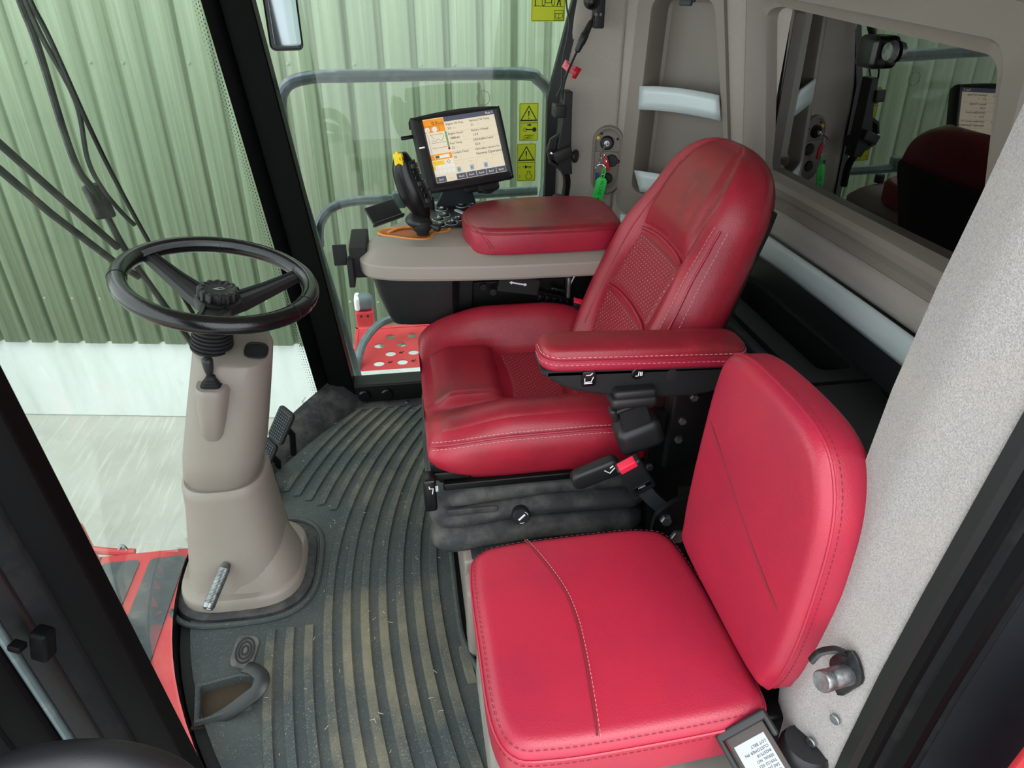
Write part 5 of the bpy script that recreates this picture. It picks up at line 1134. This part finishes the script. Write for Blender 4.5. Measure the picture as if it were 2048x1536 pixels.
ob('machine_pictogram', J(li(F_, [(-.042, b0+.040), (.044, b0+.038)]), li(F_, [(-.038, b0+.040), (-.037, b0+.12)], .0014), *[li(F_, [(a+dx, b0+.041+b) for a, b in rrect(.008, .024, .003, 3, 0, .012)], .0008, True) for dx in (-.014, .014)], li(F_, rrect(.018, .008, .001, 2, 0, b0+.052), .0009, True), prism([(.030, b0+.060), (.034, b0+.060), (.037, b0+.040), (.034, b0+.040), (.032, b0+.052), (.027, b0+.040), (.024, b0+.040)], F_, .0009, .0012), li(F_, [(.030, b0+.060), (.040, b0+.055)], .0012),
    li(F_, rrect(.027, .024, .001, 2, .032, b0+.016), .0007, True), li(F_, [(.022, b0+.010), (.022, b0+.022), (.032, b0+.020), (.042, b0+.022), (.042, b0+.010), (.032, b0+.008)], .0009, True), li(F_, [(.032, b0+.008), (.032, b0+.021)], .0006)), 'black_ink', t, smooth=0)
sc2 = ob('suction_mark', tube([V((.262+.020*math.cos(t), 2.2365, 1.002+.0205*math.sin(t))) for t in [2*math.pi*k/30 for k in range(30)]], .0009, 5, closed=True), 'taupe_dusty', bpy.data.objects['window_2'])

# ================================================================ bracket, camera, cables at the rear right post
hb_ = thing('mirror_bracket', 'angular black plastic bracket clamped to the rear right window edge', 'bracket', (.48, 2.12, .80))
ob('upright', loft([[V((x0, y, z)) for x0, y in ((a, 2.10), (b, 2.10), (b, 2.15), (a, 2.15))] for z, a, b in ((1.035, .480, .505), (.95, .476, .506), (.88, .466, .508), (.83, .470, .512), (.80, .485, .515))]), 'black_plastic', hb_, bevel=.003)
ob('clip', rbx(.452, .485, 2.09, 2.14, .965, 1.0, .004), 'black_plastic', hb_)
ob('octagon_cup', loft([[V((.470+a*s, y, .868+b*s*1.5)) for a, b in ngon(.034, 8)] for y, s in ((2.15, .8), (2.12, 1), (2.105, 1), (2.105, .80), (2.125, .70))]), 'black_plastic', hb_, smooth=20)
ob('arm_block', T(Fr((.478, 2.085, .862), (.9, 0, .4), (0, 1, 0)), rbx(-.024, .030, -.012, .02, -.014, .016, .004)), 'black_plastic', hb_)
ob('bolt', lathe([(.001, 0), (.006, 0), (.005, .004), (.0005, .005)], V((.447, 2.10, .864)), (-.5, -1, 0), 12), 'chrome', hb_)
ob('clamp_wheel', lathe([(.001, 0), (.018, 0), (.020, .004), (.018, .009), (.006, .010), (.0005, .010)], V((.522, 2.12, .850)), (.8, -.6, 0), 18), 'black_plastic', hb_, smooth=40)
ob('lower_arm', tube(cr([(.475, 2.115, .83), (.498, 2.12, .80), (.506, 2.13, .76), (.50, 2.14, .70)], 6), .012, 8), 'black_metal', hb_)
cmr = thing('cabin_camera', 'round black camera on a bracket at the top of the rear right post', 'camera', (.55, 2.12, 1.24))
ob('camera_ball', lathe([(.001, -.022), (.012, -.020), (.019, -.012), (.022, 0), (.019, .012), (.012, .019), (.0005, .022)], V((.548, 2.11, 1.262)), (.3, -1, -.3), 20), 'black_gloss', cmr, smooth=80)
ob('bracket', rbx(.56, .588, 2.11, 2.15, 1.195, 1.32, .004), 'black_plastic', cmr)
for x in (.562, .574): bolt(V((x, 2.108, 1.230)), (0, -1, 0), .005, .005, cmr, 'chrome')
cb2 = thing('camera_cable', 'black cable with inline connector running down to the bracket', 'cable', (.50, 2.12, 1.0))
ob('wire', tube(cr([(.565, 2.12, 1.24), (.545, 2.115, 1.20), (.520, 2.11, 1.150), (.505, 2.11, 1.12), (.486, 2.11, 1.075), (.478, 2.11, 1.04), (.480, 2.11, 1.01)], 6), .0032, 8), 'black_matte', cb2)
ob('connector', lathe([(.003, -.045), (.008, -.042), (.010, -.02), (.0115, -.018), (.0115, .005), (.010, .007), (.009, .028), (.007, .040), (.003, .046)], V((.533, 2.112, 1.176)), (.45, .05, .9), 14), 'black_plastic', cb2, smooth=40)
gc = thing('grey_cable', 'thin grey cable hanging along the window in front of the post', 'cable', (.47, 2.16, 1.0))
ob('wire', tube(cr([(.470, 2.16, 1.45), (.487, 2.16, 1.27), (.499, 2.16, 1.20), (.486, 2.16, 1.12), (.484, 2.16, 1.07), (.482, 2.15, 1.045), (.468, 2.15, 1.015)], 6), .0026, 8), 'grey_rubber', gc)
rb_ = thing('warning_ribbon', 'pink printed ribbon tag tied round the cables', 'tag', (.50, 2.13, 1.07))
RBf = Fr((.484, 2.12, 1.118), (.80, -.1, -.42), (.2, 0, .9))
def rbn(u, v): return RBf.p(.052*u, -.022*v-.004*math.sin(3*u), .006*math.sin(4*u))
ob('ribbon', sheet(rbn, 10, 3), 'pink_ribbon', rb_, solid=.0006)
ob('ribbon_end', loft([[V((.514, 2.112, 1.10)), V((.530, 2.112, 1.092))], [V((.502, 2.112, 1.070)), V((.514, 2.112, 1.066))]], closed=False), 'red_plastic', rb_, solid=.0006)
ob('ribbon_print', J(*[text(s, .0050, RBf.off(.006+.002*i, -.0085-.0058*i, .0062-.001*i), ext=.0001) for i, s in enumerate(('REMOVE', 'BEFORE START', 'ENGINE'))]), 'black_ink', rb_, smooth=0)

# ================================================================ windscreen wiper outside
wp_ = thing('windscreen_wiper', 'dusty black wiper with two parallel arms outside the windscreen', 'wiper', (-.69, 1.8, .45))
ob('main_arm', tube(cr([(-.75, 1.775, 1.40), (-.745, 1.772, 1.275), (-.737, 1.769, 1.192), (-.726, 1.743, 1.015), (-.718, 1.741, .934), (-.706, 1.758, .883), (-.685, 1.773, .75), (-.659, 1.805, .631), (-.611, 1.859, .426), (-.59, 1.88, .30)], 6), .0105, 8, flat=.7), 'dusty_black', wp_)
ob('blade_rubber', tube(cr([(-.73, 1.755, 1.40), (-.72, 1.758, 1.276), (-.708, 1.767, 1.202), (-.677, 1.781, .973), (-.641, 1.811, .761), (-.613, 1.84, .628), (-.590, 1.862, .52)], 8), .0062, 6, flat=.9), 'black_gloss', wp_)
ob('blade_bow', tube(cr([(-.735, 1.760, 1.33), (-.725, 1.766, 1.22), (-.697, 1.776, 1.08), (-.700, 1.757, .96), (-.690, 1.765, .89), (-.672, 1.785, .83), (-.655, 1.801, .79)], 6), .0058, 6), 'dusty_black', wp_)
ob('link_arm', tube([(-.80, 1.535, 1.095), (-.782, 1.578, 1.031), (-.745, 1.671, .897), (-.696, 1.769, .746)], .0085, 8), 'dusty_black', wp_)
ob('link_arm', tube([(-.80, 1.50, 1.05), (-.782, 1.545, .988), (-.755, 1.626, .877), (-.706, 1.737, .728), (-.675, 1.79, .66)], .0085, 8), 'dusty_black', wp_)
CL = Fr((-.706, 1.762, .862), (.45, .85, -.15), (-.35, .15, .92))
ob('arm_clip', T(CL, J(rbx(-.026, .026, -.042, .038, -.006, .010, .006), rbx(-.006, .034, -.030, .045, -.018, -.004, .006))), 'dusty_black', wp_)
ob('clip_rivet', T(CL, rbx(-.008, .008, -.008, .008, -.012, -.005, .003)), 'grey_rubber', wp_)
